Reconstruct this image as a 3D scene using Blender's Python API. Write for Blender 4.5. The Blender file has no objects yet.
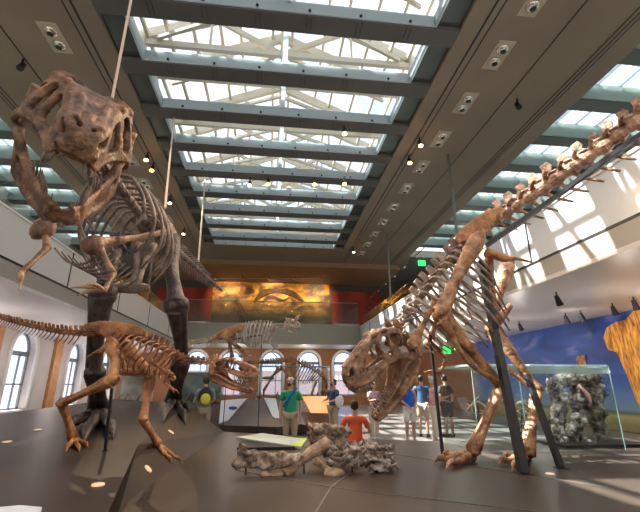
import bpy, bmesh, math, random
from mathutils import Vector, Matrix, noise
from mathutils.geometry import delaunay_2d_cdt
from mathutils.bvhtree import BVHTree
random.seed(4)
V = Vector
SC = bpy.context.scene
COL = SC.collection
PI = math.pi

# ------------------------------------------------------------------ camera model (640x512)
F = 400.0; PIT = math.atan2(129, F); YAW = math.atan2(50, F / math.cos(PIT)); ZC = 1.5
def ray(px, py):
    a = (px - 320) / F; b = (256 - py) / F
    y = math.cos(PIT) - b * math.sin(PIT); z = math.sin(PIT) + b * math.cos(PIT); x = a
    c, s = math.cos(YAW), math.sin(YAW)
    return V((x * c + y * s, -x * s + y * c, z))
def P(px, py, Y):
    d = ray(px, py); return V((0, 0, ZC)) + d * (Y / d.y)
def PX(px, py, X):
    d = ray(px, py); return V((0, 0, ZC)) + d * (X / d.x)
def PZ(px, py, Z):
    d = ray(px, py); return V((0, 0, ZC)) + d * ((Z - ZC) / d.z)

cam = bpy.data.cameras.new('camera'); co = bpy.data.objects.new('camera', cam); COL.objects.link(co)
cam.sensor_fit = 'HORIZONTAL'; cam.sensor_width = 36; cam.lens = F / 640 * 36; cam.clip_start = .05; cam.clip_end = 400
co.location = (0, 0, ZC); co.rotation_euler = (PI / 2 + PIT, 0, -YAW)
SC.camera = co

# ------------------------------------------------------------------ materials
def nodes(m):
    m.use_nodes = True
    return m.node_tree.nodes, m.node_tree.links, m.node_tree.nodes['Principled BSDF']
MATS = {}
def mat(name, col, rough=.6, metal=0, spec=.5, var=0, scale=4, bump=0, bscale=30, col2=None, emit=None, estr=1, detail=5):
    if name in MATS: return MATS[name]
    m = bpy.data.materials.new(name); n, l, b = nodes(m)
    b.inputs['Base Color'].default_value = (*col, 1); b.inputs['Roughness'].default_value = rough
    b.inputs['Metallic'].default_value = metal; b.inputs['Specular IOR Level'].default_value = spec
    tc = n.new('ShaderNodeTexCoord')
    if var or col2:
        t = n.new('ShaderNodeTexNoise'); t.inputs['Scale'].default_value = scale; t.inputs['Detail'].default_value = detail
        l.new(tc.outputs['Object'], t.inputs['Vector'])
        r = n.new('ShaderNodeValToRGB'); l.new(t.outputs['Fac'], r.inputs['Fac'])
        c2 = col2 or tuple(max(0, c * (1 - var)) for c in col)
        r.color_ramp.elements[0].position = .36; r.color_ramp.elements[1].position = .64
        r.color_ramp.elements[0].color = (*c2, 1); r.color_ramp.elements[1].color = (*[min(1, c * (1 + var * .5)) for c in col], 1)
        l.new(r.outputs['Color'], b.inputs['Base Color'])
    if bump:
        t = n.new('ShaderNodeTexNoise'); t.inputs['Scale'].default_value = bscale; t.inputs['Detail'].default_value = 6
        l.new(tc.outputs['Object'], t.inputs['Vector'])
        bp = n.new('ShaderNodeBump'); bp.inputs['Strength'].default_value = bump; bp.inputs['Distance'].default_value = .02
        l.new(t.outputs['Fac'], bp.inputs['Height']); l.new(bp.outputs['Normal'], b.inputs['Normal'])
    if emit:
        b.inputs['Emission Color'].default_value = (*emit, 1); b.inputs['Emission Strength'].default_value = estr
    MATS[name] = m; return m
def glass(name, tint=(.9, .95, .95), fac=.12, rough=.02, diffuse=0, dcol=(.6, .7, .75)):
    if name in MATS: return MATS[name]
    m = bpy.data.materials.new(name); m.use_nodes = True; n = m.node_tree.nodes; l = m.node_tree.links
    n.clear(); o = n.new('ShaderNodeOutputMaterial')
    t = n.new('ShaderNodeBsdfTransparent'); t.inputs[0].default_value = (*tint, 1)
    g = n.new('ShaderNodeBsdfGlossy'); g.inputs['Roughness'].default_value = rough
    fr = n.new('ShaderNodeLayerWeight'); fr.inputs[0].default_value = .5
    pw = n.new('ShaderNodeMath'); pw.operation = 'POWER'; pw.inputs[1].default_value = 4.0; l.new(fr.outputs['Facing'], pw.inputs[0])
    ma = n.new('ShaderNodeMath'); ma.operation = 'MULTIPLY_ADD'; ma.inputs[1].default_value = .75; ma.inputs[2].default_value = .03 + fac * .25; l.new(pw.outputs[0], ma.inputs[0])
    mx = n.new('ShaderNodeMixShader'); l.new(ma.outputs[0], mx.inputs[0]); l.new(t.outputs[0], mx.inputs[1]); l.new(g.outputs[0], mx.inputs[2])
    last = mx
    if diffuse:
        d = n.new('ShaderNodeBsdfTranslucent'); d.inputs[0].default_value = (*dcol, 1)
        d2 = n.new('ShaderNodeBsdfDiffuse'); d2.inputs[0].default_value = (*dcol, 1)
        a = n.new('ShaderNodeMixShader'); a.inputs[0].default_value = .5; l.new(d.outputs[0], a.inputs[1]); l.new(d2.outputs[0], a.inputs[2])
        m2 = n.new('ShaderNodeMixShader'); m2.inputs[0].default_value = diffuse; l.new(mx.outputs[0], m2.inputs[1]); l.new(a.outputs[0], m2.inputs[2]); last = m2
    l.new(last.outputs[0], o.inputs[0]); MATS[name] = m; return m

M_CEIL = mat('ceiling_paint', (.27, .21, .16), .6, var=.10, scale=.4)
M_BEAM = mat('beam_paint', (.11, .105, .10), .6)
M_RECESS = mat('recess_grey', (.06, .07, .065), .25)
M_DARK = mat('black_metal', (.015, .015, .017), .45)
M_STEEL = mat('steel', (.25, .25, .25), .35, metal=.8)
M_CREAM = mat('cream_steel', (.50, .44, .34), .6)
M_WHITE = mat('white_panel', (.78, .80, .82), .22, var=.04, scale=.3)
M_FASC = mat('fascia_grey', (.40, .37, .32), .4)
M_SOFF = mat('soffit_panel', (.72, .66, .60), .3, var=.05, scale=.4)
M_SOFFL = mat('soffit_plaster', (.72, .66, .66), .6)
M_BALB = mat('balcony_grey', (.36, .36, .30), .5)
M_WALLL = mat('plaster_wall', (.62, .57, .55), .7, var=.05, scale=1)
M_TRIMW = mat('white_trim', (.8, .78, .75), .4)
M_BRICKW = mat('brown_wall', (.30, .14, .07), .75, var=.12, scale=.7)
M_DKWALL = mat('dark_wall', (.10, .075, .06), .7)
M_GREYW = mat('grey_green_wall', (.17, .165, .14), .6)
M_PLAT = mat('platform_top', (.056, .041, .033), .40, var=.18, scale=.9, bump=.04, bscale=8, spec=.35)
M_SEAM = mat('platform_seam', (.11, .095, .085), .5)
M_FLOOR = mat('gallery_floor', (.16, .145, .13), .35, var=.15, scale=.7)
M_FROST = glass('frosted_glass', (.80, .86, .88), .2, .15, diffuse=.72, dcol=(.66, .75, .78))
M_SKYGL = glass('roof_glass', (.93, .96, .98), .1)
M_RAILGL = glass('rail_glass', (.80, .84, .82), .25, .01)
M_CASEGL = glass('case_glass', (.95, .985, .975), .05, .01)
M_CASEEDGE = mat('glass_edge', (.34, .50, .48), .1, spec=.8)
M_RED = mat('red_wall', (.42, .05, .02), .7, var=.4, scale=.7)
M_SKIN = mat('skin', (.55, .33, .24), .55)
M_LAMP = mat('warm_bulb', (1, .6, .2), .4, emit=(1, .5, .12), estr=9)
M_CHROME = mat('chrome_reflector', (.75, .72, .68), .2, metal=.9)
M_BEIGE = mat('beige_plate', (.50, .42, .33), .5)
M_EXIT = mat('exit_green', (.02, .5, .1), .5, emit=(.02, .7, .12), estr=.7)

def bonemat(name, c1, c2, sc=6, rough=.55, c3=None, lo=.38, hi=.60):
    m = bpy.data.materials.new(name); n, l, b = nodes(m)
    tc = n.new('ShaderNodeTexCoord'); mp = n.new('ShaderNodeNewGeometry')
    t = n.new('ShaderNodeTexNoise'); t.inputs['Scale'].default_value = sc; t.inputs['Detail'].default_value = 7; t.inputs['Roughness'].default_value = .65
    l.new(mp.outputs['Position'], t.inputs['Vector'])
    r = n.new('ShaderNodeValToRGB'); e = r.color_ramp.elements
    e[0].position = lo; e[0].color = (*c1, 1); e[1].position = hi; e[1].color = (*c2, 1)
    if c3: x = e.new(min(.95, hi + .12)); x.color = (*c3, 1)
    l.new(t.outputs['Fac'], r.inputs['Fac']); l.new(r.outputs['Color'], b.inputs['Base Color'])
    b.inputs['Roughness'].default_value = rough
    t2 = n.new('ShaderNodeTexNoise'); t2.inputs['Scale'].default_value = 28; t2.inputs['Detail'].default_value = 8
    l.new(mp.outputs['Position'], t2.inputs['Vector'])
    bp = n.new('ShaderNodeBump'); bp.inputs['Strength'].default_value = .55; bp.inputs['Distance'].default_value = .03
    l.new(t2.outputs['Fac'], bp.inputs['Height']); l.new(bp.outputs['Normal'], b.inputs['Normal'])
    return m

# ------------------------------------------------------------------ mesh helpers
def link(name, bm, m, parent=None, smooth=False, origin=None):
    me = bpy.data.meshes.new(name)
    if origin is None and parent is not None: origin = parent.get('_o')
    if origin is not None: bmesh.ops.translate(bm, verts=bm.verts, vec=-V(origin))
    bmesh.ops.recalc_face_normals(bm, faces=bm.faces)
    bm.to_mesh(me); bm.free()
    if smooth:
        for p in me.polygons: p.use_smooth = True
    me.materials.append(m)
    o = bpy.data.objects.new(name, me); COL.objects.link(o)
    if parent is not None: o.parent = parent
    elif origin is not None: o.location = origin
    if parent is not None: o['_o'] = parent.get('_o', (0, 0, 0))
    return o
def thing(name, label, cat, loc=(0, 0, 0), group=None, rz=0):
    o = bpy.data.objects.new(name, None); COL.objects.link(o); o.location = loc; o.rotation_euler = (0, 0, rz)
    o.empty_display_size = .1
    o['label'] = label; o['category'] = cat; o['_o'] = tuple(loc)
    if group: o['group'] = group
    return o
def tag(o, label, cat, group=None):
    o['label'] = label; o['category'] = cat
    if group: o['group'] = group
    return o
def struct(name, bm, m, parent=None, smooth=False):
    o = link(name, bm, m, parent, smooth)
    if parent is None: o['kind'] = 'structure'
    return o
def box(bm, a, b):
    x0, y0, z0 = a; x1, y1, z1 = b
    v = [bm.verts.new(p) for p in ((x0, y0, z0), (x1, y0, z0), (x1, y1, z0), (x0, y1, z0), (x0, y0, z1), (x1, y0, z1), (x1, y1, z1), (x0, y1, z1))]
    for f in ((0, 3, 2, 1), (4, 5, 6, 7), (0, 1, 5, 4), (1, 2, 6, 5), (2, 3, 7, 6), (3, 0, 4, 7)): bm.faces.new([v[i] for i in f])
def bx(a, b): bm = bmesh.new(); box(bm, a, b); return bm
def hexa(bm, q, off):
    """quad/polygon q extruded by vector off"""
    a = [bm.verts.new(p) for p in q]; b = [bm.verts.new(V(p) + V(off)) for p in q]
    bm.faces.new(a); bm.faces.new(b[::-1]); n = len(a)
    for i in range(n): bm.faces.new([a[i], b[i], b[(i + 1) % n], a[(i + 1) % n]])
def beam(bm, p0, p1, w, h, up=V((0, 0, 1))):
    p0 = V(p0); p1 = V(p1); d = (p1 - p0).normalized(); s = d.cross(up)
    if s.length < 1e-3: s = d.cross(V((1, 0, 0)))
    s.normalize(); u = s.cross(d)
    q = [p0 + s * w / 2 * a + u * h / 2 * b for a, b in ((-1, -1), (1, -1), (1, 1), (-1, 1))]
    hexa(bm, q, p1 - p0)
def catmull(pts, n):
    """pts: list of tuples(vector of any dim) -> n samples"""
    pts = [list(p) for p in pts]
    ext = [[2 * a - b for a, b in zip(pts[0], pts[1])]] + pts + [[2 * a - b for a, b in zip(pts[-1], pts[-2])]]
    out = []; m = len(pts) - 1
    for k in range(n):
        t = k / (n - 1) * m; i = min(int(t), m - 1); u = t - i
        a, b, c, d = ext[i:i + 4]
        out.append([.5 * (2 * q + (r - p) * u + (2 * p - 5 * q + 4 * r - s) * u * u + (-p + 3 * q - 3 * r + s) * u ** 3) for p, q, r, s in zip(a, b, c, d)])
    return out
def tube(bm, pts, rad, sides=8, n=None, squash=1.0, sq_dir=None):
    """pts vectors, rad list; smooth tapered tube, optional elliptical squash along sq_dir"""
    data = [(*p, r) for p, r in zip(pts, rad)]
    if n and len(pts) > 2: data = catmull(data, n)
    elif n: data = [[a + (b - a) * k / (n - 1) for a, b in zip(data[0], data[1])] for k in range(n)]
    ps = [V(d[:3]) for d in data]; rs = [max(d[3], .0005) for d in data]
    rings = []; pu = None
    for i, p in enumerate(ps):
        d = (ps[min(i + 1, len(ps) - 1)] - ps[max(i - 1, 0)]).normalized()
        if sq_dir is not None: u = sq_dir - d * sq_dir.dot(d)
        elif pu is None: u = d.orthogonal()
        else: u = pu - d * pu.dot(d)
        if u.length < 1e-4: u = d.orthogonal()
        u.normalize(); pu = u; s = d.cross(u)
        rings.append([bm.verts.new(p + (u * math.cos(a) * squash + s * math.sin(a)) * rs[i]) for a in [2 * PI * k / sides for k in range(sides)]])
    for a, b in zip(rings, rings[1:]):
        for k in range(sides): bm.faces.new([a[k], a[(k + 1) % sides], b[(k + 1) % sides], b[k]])
    bm.faces.new(rings[0][::-1]); bm.faces.new(rings[-1])
def blob(bm, c, r, rot=None, sub=2, jit=0, seed=0):
    M = Matrix.Translation(V(c)) @ (rot.to_4x4() if rot is not None else Matrix()) @ Matrix.Diagonal((*((r, r, r) if isinstance(r, (int, float)) else r), 1))
    g = bmesh.ops.create_icosphere(bm, subdivisions=sub, radius=1, matrix=M)
    if jit:
        c = V(c)
        for v in g['verts']:
            v.co = c + (v.co - c) * (1 + jit * noise.noise(v.co * 6 + V((seed, 0, 0))))
def inside(p, poly):
    x, y = p; r = False; n = len(poly)
    for i in range(n):
        x1, y1 = poly[i]; x2, y2 = poly[(i + 1) % n]
        if (y1 > y) != (y2 > y) and x < (x2 - x1) * (y - y1) / (y2 - y1) + x1: r = not r
    return r
def plate(bm, outline, holes, fmap, step=0):
    """2-D outline with holes -> closed slab; fmap(u,v,side) side 0/1 -> 3-D point"""
    pts = []; edges = []
    def loop(pl):
        q = []
        for i, p in enumerate(pl):
            r = pl[(i + 1) % len(pl)]; d = math.dist(p, r); k = max(1, int(d / step + .5)) if step else 1
            for j in range(k): q.append((p[0] + (r[0] - p[0]) * j / k, p[1] + (r[1] - p[1]) * j / k))
        b = len(pts); pts.extend(q); edges.extend([(b + i, b + (i + 1) % len(q)) for i in range(len(q))])
    loop(outline)
    for h in holes: loop(h)
    if step:
        x0 = min(p[0] for p in outline); x1 = max(p[0] for p in outline); y0 = min(p[1] for p in outline); y1 = max(p[1] for p in outline)
        base = list(pts); u = x0 + step / 2
        while u < x1:
            v = y0 + step / 2
            while v < y1:
                if inside((u, v), outline) and not any(inside((u, v), h) for h in holes) and min((u - a) ** 2 + (v - b) ** 2 for a, b in base) > (step * .45) ** 2: pts.append((u, v))
                v += step
            u += step
    vs, es, fs, _, _, _ = delaunay_2d_cdt([V(p) for p in pts], edges, [], 1, 1e-6)
    keep = []
    for f in fs:
        c = sum((vs[i] for i in f), V((0, 0))) / len(f)
        if inside(c, outline) and not any(inside(c, h) for h in holes): keep.append(f)
    A = [bm.verts.new(fmap(v[0], v[1], 0)) for v in vs]; B = [bm.verts.new(fmap(v[0], v[1], 1)) for v in vs]
    cnt = {}
    for f in keep:
        bm.faces.new([A[i] for i in f]); bm.faces.new([B[i] for i in f][::-1])
        for i in range(len(f)):
            e = (f[i], f[(i + 1) % len(f)]); cnt[frozenset(e)] = cnt.get(frozenset(e), []) + [e]
    for k, e in cnt.items():
        if len(e) == 1: a, b = e[0]; bm.faces.new([A[b], A[a], B[a], B[b]])
    for v in A + B:
        if not v.link_faces: bm.verts.remove(v)
def remesh(o, vox, disp=0, dsize=.08, smooth=True, lap=0, tex='CLOUDS'):
    r = o.modifiers.new('remesh', 'REMESH'); r.mode = 'VOXEL'; r.voxel_size = vox; r.use_smooth_shade = smooth
    if lap:
        s = o.modifiers.new('smooth', 'SMOOTH'); s.iterations = lap; s.factor = .5
    if disp:
        t = bpy.data.textures.new('bone_noise', tex); t.noise_scale = dsize
        if tex == 'CLOUDS': t.noise_depth = 3
        d = o.modifiers.new('displace', 'DISPLACE'); d.texture = t; d.strength = disp; d.mid_level = .5; d.texture_coords = 'LOCAL'
    return o

# ------------------------------------------------------------------ platform (facets; used to stand things on)
HZ = 10.2                                    # ceiling height
pa = V((-1.05, 10.5, .45)); pb = V((-1.42, 1.6, .45))
pc = P(187, 404, 10.8); pd = P(138, 445, 5.7); pe = P(118, 490, 3.9); pf = pe + (pe - pd) * 1.2
pg = P(115, 399, 11.6); ph = P(0, 414, 8.8); pi_ = P(-120, 424, 7.6); pj = V((-9, 4.5, .75)); pk = V((-7, 1.2, .55))
flat = [pb, pa, V((.4, 9.5, .45)), V((2.0, 8.75, .45)), V((3.1, 8.3, .45)), V((8.6, 8.3, .45)), V((8.6, 1.6, .45))]
facetA = [[pa, pc, pd], [pa, pd, pb], [pd, pe, pb], [pe, pf, pb]]
plateau = [[pc, pg, pd], [pg, ph, pd], [ph, pi_, pd], [pi_, pj, pd], [pj, pe, pd], [pj, pk, pe], [pk, pf, pe]]
def solid_down(name, polys, m, skirt):
    bm = bmesh.new()
    for p in polys:
        f = bm.faces.new([bm.verts.new(q) for q in p])
        if f.normal.z == 0: bm.normal_update()
    bm.normal_update(); bmesh.ops.remove_doubles(bm, verts=bm.verts, dist=1e-4)
    r = [e for e in bm.edges if len(e.link_faces) == 1]
    g = bmesh.ops.extrude_edge_only(bm, edges=r)
    for v in [x for x in g['geom'] if isinstance(x, bmesh.types.BMVert)]: v.co.z = 0.0
    return struct(name, bm, m)
BV = []; BP = []
for p in [flat] + facetA + plateau:
    BP.append(list(range(len(BV), len(BV) + len(p)))); BV += [tuple(q) for q in p]
for i in range(0): pass
bvh = BVHTree.FromPolygons(BV, [tuple(p) for p in BP])
def G(px, py):
    d = ray(px, py).normalized(); h = bvh.ray_cast(V((0, 0, ZC)), d)
    return h[0] if h[0] is not None else PZ(px, py, .45)
def gz(x, y):
    h = bvh.ray_cast(V((x, y, 5)), V((0, 0, -1))); return h[0].z if h[0] is not None else 0.0

def build_setting():
    struct('floor', bx((-14, -3, -.1), (14, 34, 0)), M_FLOOR)
    plat = solid_down('floor_platform', [flat], M_PLAT, 0)
    a = solid_down('floor_ramp', facetA, M_PLAT, 0)
    solid_down('floor_plateau', plateau, M_PLAT, 0)
    bm = bmesh.new()
    for a, b in ((PZ(355, 465, .453), PZ(640, 385 + 85, .453)),): pass
    s1 = PZ(393, 430 + 15, .453); s2 = PZ(330, 480, .453); s3 = PZ(318, 512, .453)
    for p, q in ((PZ(378, 452, .452), PZ(331, 487, .452)), (PZ(331, 487, .452), PZ(305, 530, .452)), (PZ(331, 487, .452), PZ(540, 512, .452)), (PZ(380, 452, .452), PZ(640, 492, .452)), (PZ(236, 470, .452), PZ(331, 487, .452))):
        beam(bm, p, q, .02, .006)
    struct('trim_1', bm, M_SEAM)
    # ceiling strips
    for s, nm in ((-1, 'left'), (1, 'right')):
        bm = bmesh.new(); x0, x1 = sorted((s * 4.55, s * 9.5)); box(bm, (x0, -2, HZ), (x1, 34, HZ + .5))
        struct('ceiling_' + nm, bm, M_CEIL)
        bm = bmesh.new()
        for xx, w in ((5.05, .05), (5.25, .03), (7.15, .03), (8.55, .03), (8.68, .03), (8.80, .02)):
            box(bm, (s * xx - w / 2, -2, HZ - .012), (s * xx + w / 2, 28, HZ + .01))
        struct('trim_slot_' + nm, bm, M_DARK)
    struct('ceiling_end', bx((-4.55, 25.15, HZ), (4.55, 34, HZ + .5)), M_CEIL)
    for s in (-1, 1): struct('ceiling_side_end', bx((s * 9.5 if s > 0 else -13.4, 26.2, HZ), (13.4 if s > 0 else -9.5, 34, HZ + .5)), M_GREYW)
    struct('ceiling_bulkhead', bx((-9.5, 28.4, HZ - .35), (9.5, 34, HZ)), mat('bulkhead', (.30, .19, .10), .6))
    y0 = 7.57; per = 2.01
    wi = 1
    for k in range(-4, 9):
        ya = y0 + per * k; yb = ya + .53
        bm = bx((-4.55, ya, HZ - .02), (4.55, yb, HZ + .38)); struct('trim_beam', bm, M_BEAM)
        yn = min(ya + per, 25.15 if k == 8 else 1e9)
        if k == 8: yn = 25.15
        if yn - yb > .3:
            # dark recess beside the glass, frosted box reveals
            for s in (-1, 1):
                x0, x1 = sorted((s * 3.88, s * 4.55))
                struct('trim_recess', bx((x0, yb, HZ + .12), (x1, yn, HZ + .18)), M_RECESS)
            bm = bmesh.new(); t = .03
            box(bm, (-3.88, yn - t - .02, HZ + .01), (3.88, yn - .02, HZ + .36))
            for s in (-1, 1): box(bm, (s * 3.88 - t, yb + .02, HZ + .01), (s * 3.88 + t, yn - .02, HZ + .36))
            box(bm, (.02, yb + .02, HZ + .30), (.16, yn - .02, HZ + .355))
            w = struct('window_%d' % wi, bm, M_FROST); wi += 1
            bm = bmesh.new()
            for j in range(6):
                x = -3.2 + j * 1.28
                blob(bm, (x, yn - .08, HZ + .07), .045, sub=1)
                tube(bm, [V((x - .06, yn + .02, HZ - .03)), V((x - .06, yn + .4, HZ - .03))], [.008] * 2, 4); tube(bm, [V((x + .06, yn + .02, HZ - .03)), V((x + .06, yn + .4, HZ - .03))], [.008] * 2, 4)
            link('glass_bolt', bm, M_DARK, w)
            struct('window_pane', bx((-3.85, yb, HZ + .36), (3.85, yn - .05, HZ + .37)), M_SKYGL, w)
        # side skylights
        for s in (-1, 1):
            a, b = sorted((s * 9.5, s * 13.2))
            struct('trim_beam_side', bx((a, ya, HZ), (b, yb, HZ + .5)), mat('side_beam', (.10, .12, .125), .4))
            if k < 8:
                bm = bmesh.new(); box(bm, (a, ya + per - .05, HZ + .02), (b, ya + per - .02, HZ + .62))
                w = struct('window_side_%d' % wi, bm, glass('frost_side', (.7, .8, .8), .2, .15, diffuse=.7, dcol=(.40, .48, .47)))
                box_ = bx((a, yb, HZ + .6), (b, ya + per - .05, HZ + .62)); struct('window_pane', box_, glass('side_glass', (.75, .82, .82), .1, .03, diffuse=.35, dcol=(.45, .5, .48)), w)
    # attic over the skylight: cream trusses, glazed gable roof
    for s in (-1, 1):
        bm = bx((s * 4.55 - .05, -1, HZ + .5), (s * 4.55 + .05, 26.5, HZ + 1.7)); struct('wall_attic_' + ('left' if s < 0 else 'right'), bm, mat('attic_wall', (.55, .48, .36), .7))
        bm = bmesh.new()
        for k in range(-2, 9):
            yc = y0 + per * k + 1.27
            for j in range(7): hexa(bm, [V((s * 4.48, yc - .55, HZ + .75 + j * .12)), V((s * 4.48, yc + .55, HZ + .75 + j * .12)), V((s * 4.36, yc + .55, HZ + .72 + j * .12)), V((s * 4.36, yc - .55, HZ + .72 + j * .12))], (0, 0, .015))
        struct('trim_louvre_' + ('left' if s < 0 else 'right'), bm, mat('louvre', (.75, .78, .85), .4))
    struct('wall_attic_end', bx((-4.6, 26.5, HZ + .5), (4.6, 26.6, HZ + 1.7)), MATS['attic_wall'])
    r0 = HZ + 1.75; r1 = HZ + 3.7
    for k in range(-4, 10):
        yc = y0 + per * k + (.9 if k % 2 else .3)
        bm = bmesh.new()
        for s in (-1, 1):
            beam(bm, (s * 4.5, yc, r0), (0, yc, r1), .16, .34); beam(bm, (0, yc, r0 - .2), (s * 2.3, yc, (r0 + r1) / 2 + .1), .12, .16); beam(bm, (s * 4.5, yc, r0 + .1), (s * 4.2, yc, HZ + .5), .25, .3)
            beam(bm, (s * 4.5, yc, r0 - .2), (s * 2.3, yc, (r0 + r1) / 2), .07, .1); beam(bm, (s * 2.3, yc, (r0 + r1) / 2), (s * 2.3, yc, r0 - .2), .07, .08)
        beam(bm, (-4.5, yc, r0 - .2), (4.5, yc, r0 - .2), .14, .2); beam(bm, (0, yc, r0 - .2), (0, yc, r1), .12, .12)
        struct('trim_truss', bm, M_CREAM)
    bm = bmesh.new()
    for x, z in ((-4.2, r0 - .3), (4.2, r0 - .3), (-3.6, r0 - .1), (3.6, r0 - .1), (-.35, r1 - .4), (.35, r1 - .4), (-2.1, r0 + .8), (2.1, r0 + .8), (-2.9, r0 + .3), (2.9, r0 + .3), (-1.5, r0 + 1.3), (1.5, r0 + 1.3), (0, r1 + .1)): beam(bm, (x, -1, z + .3), (x, 26.4, z + .3), .10, .14)
    for k in range(-2, 13):
        yy = y0 + 4 + k * per
        for s in (-1, 1): beam(bm, (0, yy - 3.0, r0 - .1), (s * 3.9, yy - 1.2, r0 - .1), .10, .12); pass
    struct('trim_purlin', bm, M_CREAM)
    for s in (-1, 1):
        bm = bmesh.new(); hexa(bm, [V((s * 4.6, -1, r0 + .3)), V((s * 4.6, 26.5, r0 + .3)), V((0, 26.5, r1 + .35)), V((0, -1, r1 + .35))], (0, 0, .02)); struct('window_roof', bm, M_SKYGL)
        bm = bmesh.new()
        for k in range(5): beam(bm, (s * (9.9 + k * .75), -1, HZ + 1.1 + k * .1), (s * (9.9 + k * .75), 26, HZ + 1.1 + k * .1), .07, .12)
        for k in range(-3, 9): beam(bm, (s * 9.5, y0 + per * k + 1.1, HZ + 1.25), (s * 13.2, y0 + per * k + 1.5, HZ + 1.25), .12, .16)
        struct('trim_side_purlin', bm, mat('side_steel', (.62, .62, .55), .6))
    # side balconies
    for s, nm in ((-1, 'left'), (1, 'right')):
        def X(a, b): return sorted((s * a, s * b))
        a, b = X(6.5, 6.62); struct('wall_parapet_' + nm, bx((a, -2, 4.46), (b, 29.5, 5.58)), M_WHITE if s > 0 else mat('parapet_left', (.74, .71, .66), .35))
        a, b = X(6.47, 6.66); struct('trim_cap_' + nm, bx((a, -2, 5.58), (b, 29.5, 5.64)), M_TRIMW)
        a, b = X(6.49, 6.64); struct('trim_shadow_gap_' + nm, bx((a, -2, 4.40), (b, 29.4, 4.46)), M_DARK)
        a, b = X(6.5, 13.2); struct('ceiling_balcony_' + nm, bx((a, -2, 3.98), (b, 29.45, 4.40)), M_FASC)
        a, b = X(6.5, 12.0); struct('ceiling_soffit_' + nm, bx((a, -2, 3.88), (b, 33.6, 3.98)), M_SOFF if s > 0 else M_SOFFL)
        a, b = X(13.2, 13.4); struct('wall_upper_' + nm, bx((a, -2, 4.4), (b, 33.6, HZ + .5)), mat('upper_wall', (.36, .36, .33), .6))
        a, b = X(6.52, 6.55); w = struct('window_rail_' + nm, bx((a, 1, 5.64), (b, 29.3, 6.25)), M_RAILGL)
        for yy in (9, 13.2, 17.6, 22.0, 26.4):
            a, b = X(6.485, 6.5); struct('trim_joint', bx((a, yy, 4.46), (b, yy + .05, 5.58)), M_DARK)
    # back
    struct('wall_parapet_back', bx((-6.5, 29.4, 4.52), (6.5, 29.55, 5.68)), M_BALB)
    struct('trim_cap_back', bx((-6.5, 29.36, 5.68), (6.5, 29.6, 5.76)), M_FASC)
    struct('ceiling_balcony_back', bx((-12, 29.4, 4.3), (12, 33.6, 4.52)), M_FASC)
    struct('window_rail_back', bx((-6.4, 29.44, 5.76), (6.4, 29.47, 7.4)), M_RAILGL)
    struct('trim_rail_back', bx((-6.4, 29.42, 7.38), (6.4, 29.5, 7.42)), M_STEEL)
    struct('wall_back_upper', bx((-13.2, 33.6, 4.5), (13.2, 33.8, HZ + .5)), M_DKWALL)
    arch = lambda c, hw, zb, zs: [(c - hw, zb), (c + hw, zb)] + [(c + hw * math.cos(t), zs + hw * math.sin(t)) for t in [PI * i / 12 for i in range(13)]]
    cs = [-4.9 + 3.15 * i for i in range(4)]
    cs = [P(231, 364, 33.5).x, P(272, 364, 33.5).x, P(309, 364, 33.5).x, P(344, 364, 33.5).x, P(196, 364, 33.5).x]
    bm = bmesh.new(); plate(bm, [(-12, 0), (12, 0), (12, 4.4), (-12, 4.4)], [arch(c, .86, .7, 3.25) for c in cs], lambda u, v, k: V((u, 33.5 + .35 * k, v)))
    struct('wall_back', bm, M_BRICKW)
    for i, c in enumerate(cs): window(c, i, lambda u, v, k: V((u, 33.62 + .08 * k, v)), .86, .7, 3.25, 'back')
    bm = bmesh.new(); plate(bm, [(-2, 0), (33.6, 0), (33.6, 3.9), (-2, 3.9)], [arch(c, 1.0, .4, 2.98) for c in (15.6, 20.9, 26.3, 31.2)], lambda u, v, k: V((-11.6 - .45 * k, u, v)))
    struct('wall_left', bm, M_WALLL)
    for i, c in enumerate((15.6, 20.9, 26.3, 31.2)): window(c, i + 10, lambda u, v, k: V((-11.9 - .08 * k, u, v)), 1.0, .4, 2.98, 'left')
    bm = bmesh.new()
    for c in (18.2, 23.5, 28.8): box(bm, (-11.6, c, 0), (-11.45, c + .75, 3.88))
    struct('trim_pilaster', bm, mat('orange_wood', (.55, .25, .09), .5, var=.2, scale=3))
    bm = bx((-26, -5, -.5), (-25.5, 40, 7.5)); struct('wall_outside', bm, brick_mat())
    struct('wall_outside_back', bx((-20, 46, -.5), (20, 46.4, 3.0)), MATS['outside_brick'])
    struct('wall_front', bx((-13.4, -3.2, 0), (13.4, -3, HZ + .5)), M_WALLL)
    struct('wall_right', bx((12.0, -2, 0), (12.2, 33.6, 3.9)), M_BRICKW)
    # railing track with small lamps, right upper level; slim steel columns
    for s in (-1, 1):
        for yy in (13.2, 22.0):
            if s < 0 and yy < 20: continue
            bm = bmesh.new(); tube(bm, [V((s * 6.7, yy, 4.4)), V((s * 6.7, yy, HZ))], [.055, .055], 12)
            struct('trim_column', bm, M_STEEL)

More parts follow.
